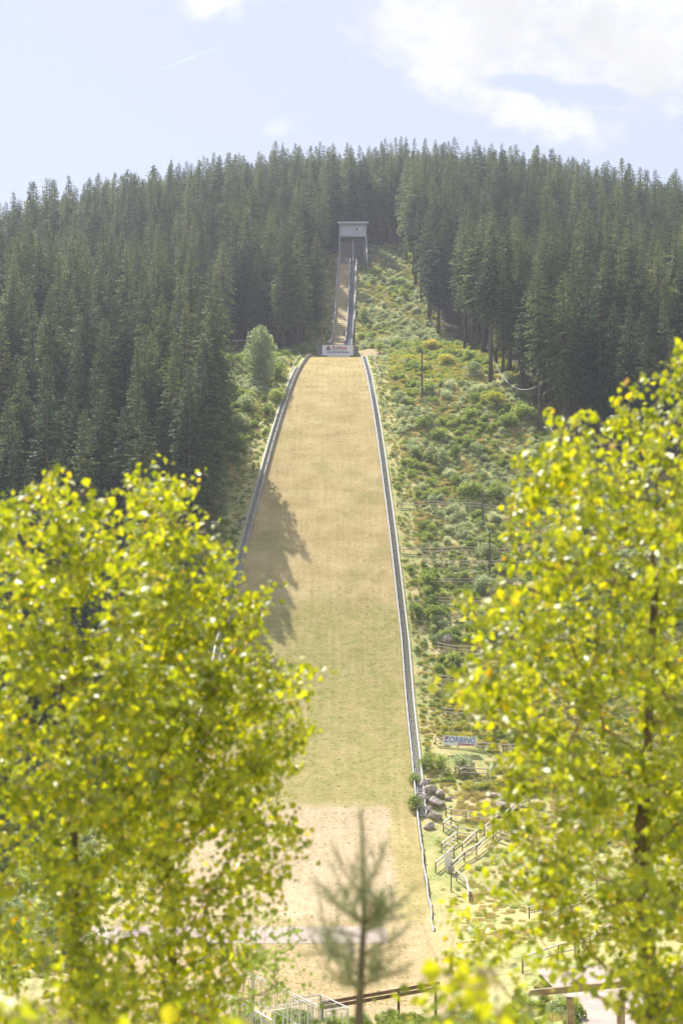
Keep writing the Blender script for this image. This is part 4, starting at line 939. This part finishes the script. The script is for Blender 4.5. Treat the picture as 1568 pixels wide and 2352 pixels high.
# ------------------------------------------------------------------ grandstand edge and steel barriers at the bottom left
def steel_rail(name, uvY, lab, group, h=1.05, pales=True, baseoff=0.0, step=.17, m='steel'):
    T_ = [at(u, v, Y) for u, v, Y in uvY]; e = empty(name, T_[0] - Vector((0, 0, h))); tag(e, lab, 'railing', group)
    mb = MB(); mb.tube(T_, .028, 6); mb.build('handrail', M['white' if m == 'white' else m], e)
    mb = MB(); mb.tube([q_ - Vector((0, 0, h * .12)) for q_ in T_], .014, 4); mb.tube([q_ - Vector((0, 0, h * .9)) for q_ in T_], .016, 4)
    for a, b in zip(T_[:-1], T_[1:]):
        n = max(2, int((b - a).length / step))
        if pales:
            for i in range(n):
                q_ = a.lerp(b, (i + .5) / n); mb.tube([q_ - Vector((0, 0, h * .12)), q_ - Vector((0, 0, h * .9))], .012 if m != 'white' else .03, 4, cap=False)
    mb.build('pales', M[m], e)
    for q_ in T_:
        mb = MB(); gz = g(q_.x, q_.y); mb.tube([q_, Vector((q_.x, q_.y, min(gz, q_.z - h) - .1))], .03, 6); mb.build('post', M[m], e)
    return e
steel_rail('steel_railing', [(515, 2246, 53), (578, 2238, 53)], 'upper level steel railing with thin vertical bars at the lower left', 'steel stair railings at the lower left')
steel_rail('steel_railing', [(582, 2240, 53), (735, 2314, 49.5)], 'long steel stair railing slanting down to the right', 'steel stair railings at the lower left')
steel_rail('steel_railing', [(674, 2294, 56), (735, 2286, 56)], 'short level steel railing behind the slanting one', 'steel stair railings at the lower left')
steel_rail('steel_railing', [(737, 2287, 56), (798, 2315, 53.5)], 'short steel railing slanting down at the right end of the stair', 'steel stair railings at the lower left')
steel_rail('picket_fence', [(748, 2322, 50), (799, 2315, 50)], 'white picket gate panel at the foot of the steel stair', 'white picket panels', m='white', step=.26)
steel_rail('picket_fence', [(600, 2318, 50.5), (660, 2308, 50.5), (716, 2300, 50.5)], 'white picket panel behind the slanting stair railing', 'white picket panels', m='white', step=.26)
steel_rail('steel_railing', [(480, 2262, 47), (625, 2345, 43)], 'nearest bright stair railing running off the bottom left', 'steel stair railings at the lower left')
e = empty('plank_edging', at(800, 2300, 56)); tag(e, 'brown plank barrier edging the run-out beside the steel stair', 'barrier'); mb = MB()
for dv in (0, 11):
    mb.bar(at(735, 2306 + dv, 57), at(1010, 2259 + dv, 57), .07, .13)
mb.build('planks', M['brown'], e)
for u in (740, 822, 915, 1000):
    a = at(u, 2306 - (u - 735) * .17 - 3, 57.08); mb = MB(); mb.tube([a, Vector((a.x, a.y, g(a.x, a.y) - .1))], .06, 6); mb.build('post', M['bark'], e)
# loose poles and a red marker on the gravel road
for i, (a, b, m_) in enumerate((((292, 2110, 117), (455, 2123, 116), 'white'), ((275, 2121, 116), (345, 2124, 116), 'white'), ((338, 2108, 117), (420, 2130, 115), 'wood'))):
    A_, B2 = at(*a), at(*b); A_.z = max(g(A_.x, A_.y), A_.z) ; B2.z = max(g(B2.x, B2.y), B2.z); mb = MB(); mb.tube([A_ + Vector((0, 0, .12)), B2 + Vector((0, 0, .12))], .06, 6); o = mb.build('barrier_pole', M[m_])
    tag(o, ['long white pole lying at the far edge of the road', 'short white pole lying in front of the long one', 'brownish pole lying across the white ones'][i], 'pole', 'poles lying by the road')
p = hit(340, 2122); mb = MB(); mb.tube([p, p + Vector((.35, 0, .7))], .05, 6); mb.box(p + Vector((.2, 0, .35)), (.3, .03, .15)); tag(mb.build('marker_post', M['red']), 'leaning red marker among the poles by the road', 'marker')
# ------------------------------------------------------------------ near birches, grown towards points spread through their crowns
def inpoly(u, v, P):
    c = False; n = len(P)
    for i in range(n):
        (x1, y1), (x2, y2) = P[i], P[i - 1]
        if (y1 > v) != (y2 > v) and u < (x2 - x1) * (v - y1) / (y2 - y1) + x1: c = not c
    return c
def leafshape(v, f, p, d, nrm_, L, W):
    s = d.cross(nrm_).normalized(); up = s.cross(d) * .12 * L; b = len(v)
    for t, w_, k in ((0, 0, 0), (.28, .5, 1), (.62, .36, 1), (1, 0, 0), (.62, -.36, 1), (.28, -.5, 1)):
        v.append(tuple(p + d * (t * L) + s * (w_ * W) + up * k))
    f.append((b, b + 1, b + 2, b + 3)); f.append((b, b + 3, b + 4, b + 5))
def grow(name, label, cat, trunk, attr, nleaf, ll, seed, mt, r_tip=.0012, group=None, clump=.085, tmat='birchtrunk', leafname='leaves', rk=.50, poly=None):
    rr = random.Random(seed); nodes = [Vector(p) for p in trunk]; par = [-1] + list(range(len(trunk) - 1)); 
    # refine trunk
    nd, pr = [nodes[0]], [-1]
    for a, b in zip(nodes[:-1], nodes[1:]):
        n = max(1, int((b - a).length / .12))
        for i in range(1, n + 1): nd.append(a.lerp(b, i / n) + Vector((rr.gauss(0, .006), rr.gauss(0, .006), 0))); pr.append(len(nd) - 2)
    ntr = len(nd); arr = [tuple(p) for p in nd]
    def key(a): return min((a - Vector(q_)).length for q_ in arr[:ntr:3])
    attr = sorted(attr, key=key); tips = []
    for a in attr:
        A = np.array(arr); d = A - np.array(tuple(a)); dist = np.sqrt((d ** 2).sum(1)); rise = np.maximum(0, d[:, 2] + .25 * dist)
        j = int(np.argmin(dist + 1.3 * rise)); q_ = Vector(arr[j]); L = (a - q_).length; n = max(2, int(L / .09)); prev = j
        bend = Vector((rr.gauss(0, .06), rr.gauss(0, .06), rr.uniform(-.16, -.02))) * L
        for i in range(1, n + 1):
            t = i / n; p = q_.lerp(a, t) + bend * (4 * t * (1 - t)) * .6; arr.append(tuple(p)); pr.append(prev); prev = len(arr) - 1
        tips.append((prev, j))
    cnt = [0] * len(arr)
    for t, _ in tips:
        k = t
        while k >= 0: cnt[k] += 1; k = pr[k]
    rad = [r_tip * max(1, c) ** rk for c in cnt]; mb = MB(); kids = {}
    for i, p in enumerate(pr):
        if p >= 0: kids.setdefault(p, []).append(i)
    def chain(start, first):
        out_ = [start, first]; k = first
        while k in kids:
            ks = sorted(kids[k], key=lambda q_: -cnt[q_]); out_.append(ks[0]); extra.extend((k, q_) for q_ in ks[1:]); k = ks[0]
        return out_
    extra = []; stack = [(0, kids[0][0])] + [(0, q_) for q_ in kids[0][1:]]; mains = []; twigs = []
    first = True
    while stack:
        a, b = stack.pop(); extra = []; c = chain(a, b); stack += extra
        pts_ = [Vector(arr[k]) for k in c]; rd = [rad[k] if k != c[0] else min(rad[c[0]], rad[c[1]] * 1.3) for k in c]
        (mains if first else twigs).append((pts_, rd)); first = False
    for pts_, rd in mains: mb.tube(pts_, rd, 8)
    root = empty(name, arr[0]); tag(root, label, cat, group); small = len(tips) < 110
    if not small: mb.build('trunk', M[tmat], root, True); mb = MB()
    for pts_, rd in twigs: mb.tube(pts_, rd, 5 if max(rd) > .006 else 3, cap=False)
    mb.build('stem' if small else 'branches', M['twig'], root, True)
    v, f = [], []; per = max(1, nleaf // len(tips))
    for t, _ in tips:
        ch = []; k = t
        while k >= 0 and len(ch) < 6: ch.append(k); k = pr[k]
        for _q in range(per):
            k = rr.choice(ch); q_ = Vector(arr[k]); off = Vector((rr.gauss(0, 1), rr.gauss(0, 1), rr.gauss(-.3, .8))) * clump * .5
            d = (Vector((rr.gauss(0, .75), rr.gauss(0, .75), -.7 + rr.gauss(0, .5)))).normalized(); n_ = Vector((rr.gauss(-.2, .8), rr.gauss(-.5, .8), rr.gauss(.8, .7))).normalized()
            if abs(d.dot(n_)) > .92: continue
            if poly:
                w_ = q_ + off; yy_ = w_.y * math.cos(TH) + w_.z * math.sin(TH); uu_ = 784 + 3267 * w_.x / yy_; vv_ = 1176 - 3267 * (w_.z * math.cos(TH) - w_.y * math.sin(TH)) / yy_
                if not inpoly(uu_ + rr.gauss(0, 7), vv_ + rr.gauss(0, 7), poly) and rr.random() < .9: continue
            L = ll * rr.uniform(.55, 1.2); leafshape(v, f, q_ + off, d, n_, L, L * rr.uniform(.75, .95))
    me = bpy.data.meshes.new('leaves'); me.from_pydata(v, [], f); me.materials.append(mt); o = bpy.data.objects.new(leafname, me); COL.objects.link(o); o.parent = root; o.matrix_parent_inverse = parent_inv(root)
    return root
def sample(P, n, Y0, Y1, rr, dens=None):
    us = [p[0] for p in P]; vs_ = [p[1] for p in P]; out_ = []
    while len(out_) < n:
        u, v = rr.uniform(min(us), max(us)), rr.uniform(min(vs_), max(vs_))
        if not inpoly(u, v, P): continue
        if dens and rr.random() > dens(u, v): continue
        out_.append(at(u, v, rr.uniform(Y0, Y1)))
    for u, v in P:
        if -20 < u < 1590 and v < 2300: out_.append(at(u, v, rr.uniform(Y0 * .7 + Y1 * .3, Y0 * .4 + Y1 * .6)))
    return out_
def trunkline(uvY):
    T_ = [at(*q_) for q_ in uvY]; b = T_[0]; return [Vector((b.x, b.y, g(b.x, b.y) - .05))] + T_
r1 = random.Random(31)
PA = [(-120, 1200), (-60, 1130), (0, 1150), (30, 1160), (65, 1085), (95, 1110), (105, 1045), (125, 1090), (150, 1045), (165, 1110), (185, 1130), (200, 1180), (212, 1110), (240, 1150), (275, 1120), (300, 1170), (345, 1230), (430, 1450), (450, 1750), (430, 2000), (380, 2200), (350, 2360), (-120, 2360)]
grow('birch_tree', 'yellow-green birch filling the far left foreground', 'birch tree', trunkline([(165, 2340, 7.6), (172, 1950, 7.6), (150, 1650, 7.7), (130, 1400, 7.8), (120, 1100, 7.9)]), sample(PA, 420, 6.4, 8.6, r1, dens=lambda u, v: 1.0 if v < 1950 else .6), 13500, .048, 1, M['leaf'], poly=PA, group='birches in the foreground')
PB = [(300, 1250), (290, 1100), (330, 1060), (362, 1032), (385, 1075), (400, 1060), (410, 1110), (470, 1085), (485, 1100), (440, 1130), (430, 1170), (490, 1165), (480, 1190), (450, 1210), (500, 1230), (540, 1240), (535, 1290), (560, 1330), (640, 1330), (650, 1350), (620, 1400), (590, 1430), (650, 1450), (600, 1500), (700, 1520), (770, 1530), (775, 1545), (700, 1570), (720, 1620), (735, 1680), (690, 1700), (700, 1760), (640, 1800), (690, 1850), (720, 1900), (715, 1960), (640, 2000), (650, 2070), (560, 2120), (620, 2200), (560, 2240), (530, 2360), (180, 2360), (230, 1900), (240, 1600), (260, 1350)]
grow('birch_tree', 'yellow-green birch in the left foreground whose twigs reach over the landing slope', 'birch tree', trunkline([(400, 2340, 8.2), (392, 2000, 8.2), (372, 1700, 8.3), (350, 1400, 8.3), (345, 1110, 8.4)]), sample(PB, 560, 7.0, 9.3, r1, dens=lambda u, v: 1.0 if v < 1900 else .5), 16000, .046, 2, M['leaf'], poly=PB, group='birches in the foreground')
PC = [(1700, 780), (1560, 770), (1535, 790), (1540, 830), (1470, 850), (1440, 870), (1450, 910), (1410, 920), (1420, 950), (1360, 930), (1330, 930), (1320, 970), (1275, 940), (1260, 905), (1255, 950), (1290, 990), (1270, 1010), (1200, 1010), (1180, 1040), (1195, 1090), (1160, 1110), (1170, 1180), (1165, 1240), (1180, 1270), (1150, 1310), (1160, 1340), (1110, 1350), (1060, 1355), (1045, 1375), (1090, 1430), (1080, 1470), (1100, 1500), (1040, 1520), (1000, 1560), (1005, 1590), (1075, 1630), (1130, 1650), (1200, 1700), (1130, 1740), (1140, 1765), (1190, 1785), (1130, 1810), (1070, 1850), (1090, 1890), (1180, 1910), (1130, 1960), (1060, 1990), (1090, 2050), (1010, 2070), (970, 2120), (1040, 2160), (1000, 2200), (1050, 2230), (1250, 2220), (1480, 2360), (1700, 2360)]
grow('birch_tree', 'tall yellow-green birch with a dark trunk filling the right foreground', 'birch tree', trunkline([(1498, 2340, 7.4), (1482, 2150, 7.4), (1470, 1900, 7.4), (1490, 1600, 7.5), (1500, 1300, 7.6), (1520, 900, 7.7)]), sample(PC, 800, 6.2, 8.8, r1, dens=lambda u, v: 1.0 if v < 1850 or u > 1430 else max(.35, 1 - (v - 1850) / 450)), 18500, .049, 3, M['leaf'], poly=PC, group='birches in the foreground', rk=.54)
PD = [(940, 2240), (985, 2205), (1060, 2240), (1130, 2230), (1230, 2290), (1250, 2360), (1100, 2400), (930, 2400), (950, 2300)]
grow('young_birch', 'low leafy sapling right of the small pine at the bottom edge', 'sapling', trunkline([(1090, 2400, 5.2), (1095, 2330, 5.2)]), sample(PD, 34, 4.6, 5.8, r1), 380, .042, 4, M['leaf'])
PE = [(1000, 2215), (1080, 2200), (1190, 2205), (1210, 2240), (1130, 2260), (1080, 2270), (1040, 2250)]
grow('maple_sapling', 'very near blurred bright yellow leaves at the bottom right of centre', 'sapling', trunkline([(1150, 2420, 3.3), (1150, 2330, 3.3)]), sample(PE, 9, 3.0, 3.6, r1), 22, .068, 5, M['leafbright'], clump=.06)
PF = [(-20, 2180), (120, 2190), (140, 2330), (470, 2300), (560, 2300), (620, 2345), (600, 2400), (-20, 2400)]
grow('maple_sapling', 'near blurred leafy sprig along the bottom left edge', 'sapling', trunkline([(280, 2480, 3.6), (290, 2380, 3.6)]), sample(PF, 26, 3.2, 4.2, r1), 110, .050, 6, M['leaf'], clump=.07)
PG = [(660, 2330), (740, 2310), (800, 2330), (900, 2300), (1000, 2290), (1060, 2330), (1040, 2420), (640, 2420)]
grow('young_birch', 'dark twiggy undergrowth around the foot of the small pine', 'sapling', trunkline([(850, 2470, 6.4), (850, 2400, 6.4)]), sample(PG, 40, 6.0, 7.4, r1), 420, .034, 7, M['bushgreen'])
PH = [(560, 2060), (700, 2100), (690, 2160), (640, 2230), (700, 2260), (600, 2300), (520, 2330), (480, 2200), (500, 2100)]
grow('young_birch', 'sparse dark green sapling between the left birch and the small pine', 'sapling', trunkline([(540, 2420, 9.5), (550, 2300, 9.5)]), sample(PH, 60, 8.8, 10.4, r1), 900, .036, 8, M['bushgreen'])

# young pine in the middle of the bottom edge
rp_ = random.Random(77); Yp = 4.9
T_ = [at(822, 2400, Yp), at(828, 2250, Yp), at(836, 2110, Yp), at(832, 2000, Yp), at(830, 1862, Yp)]; base = Vector((T_[0].x, T_[0].y, g(T_[0].x, T_[0].y) - .05))
pn = empty('young_pine', base); tag(pn, 'small blurred young pine with upright shoots at the bottom centre', 'pine tree')
mb = MB(); mb.tube([base] + T_, [.022, .018, .014, .009, .004, .0015], 7); mb.build('trunk', M['bark'], pn, True)
mb = MB(); nv, nf = [], []
def needles(a, b, n, L, frm=.15):
    d = (b - a).normalized()
    for _ in range(n):
        t = rp_.uniform(frm, 1); p = a.lerp(b, t); e = (d * rp_.uniform(.5, 1.1) + Vector((rp_.gauss(0, .6), rp_.gauss(0, .6), rp_.gauss(0, .6)))).normalized()
        s = e.cross(Vector((rp_.gauss(0, 1), rp_.gauss(0, 1), rp_.gauss(0, 1)))).normalized() * .0010; k = len(nv); LL = L * rp_.uniform(.7, 1.1)
        nv.extend([tuple(p - s), tuple(p + s), tuple(p + e * LL)]); nf.append((k, k + 1, k + 2))
def shoot(a, b, r, n, L=.055, fr=.15):
    n = int(n * .62); m_ = a.lerp(b, .5) + Vector((rp_.gauss(0, .03), rp_.gauss(0, .03), rp_.uniform(-.05, .03))) * (b - a).length; mb.tube([a, m_, b], [r, r * .7, r * .35], 4, cap=False); needles(a, m_, n // 2, L, fr); needles(m_, b, n // 2, L, 0)
def pt(u, v, dy=0.0): return at(u, v, Yp + dy)
shoot(pt(836, 2110), pt(830, 1862), .004, 620, .05)
def side(v0, lst, r):
    a0 = pt(834 - (v0 - 2110) * .04, v0)
    for (u, v, dy, n) in lst:
        b0 = pt(u, v, dy); shoot(a0, b0, r, n)
        for _ in range(rp_.choice((1, 2, 3))):                      # short side shoots
            c0 = a0.lerp(b0, rp_.uniform(.35, .8)); shoot(c0, c0 + Vector((rp_.gauss(0, .035), rp_.gauss(0, .03), rp_.uniform(.03, .11))), r * .5, int(n * .45))
side(2068, ((768, 1955, .1, 120), (893, 1930, -.1, 110), (803, 1995, -.2, 110), (866, 2000, .2, 80)), .0025)
side(2125, ((757, 1985, -.1, 190), (722, 2015, .1, 160), (744, 2050, .2, 200), (935, 2060, .1, 150), (968, 2030, -.1, 110), (785, 2070, -.25, 200), (900, 2090, .2, 180)), .003)
for _ in range(24):
    v0 = rp_.uniform(2120, 2285); sd_ = rp_.choice((-1, 1)); w_ = rp_.uniform(35, 150) * (1.1 - abs(v0 - 2190) / 300)
    side(v0, ((834 + sd_ * w_, v0 - rp_.uniform(10, 85), rp_.uniform(-.3, .3), 150),), .0035)
mb.build('branches', M['twig'], pn)
me = bpy.data.meshes.new('needles'); me.from_pydata(nv, [], nf); me.materials.append(M['pneedle']); o = bpy.data.objects.new('needles', me); COL.objects.link(o); o.parent = pn; o.matrix_parent_inverse = parent_inv(pn)

# ------------------------------------------------------------------ air
hz, t = mat('haze'); o_ = N(t, 'ShaderNodeOutputMaterial'); pv = N(t, 'ShaderNodeVolumePrincipled')
setin(pv, Density=.00028, Anisotropy=.35); pv.inputs['Color'].default_value = (.80, .86, 1.0, 1)
L_(t, pv.outputs[0], o_.inputs['Volume'])
mb = MB(); mb.box((0, 320, 60), (900, 772, 180)); hb = mb.build('haze', hz); tag(hb, kind='stuff')
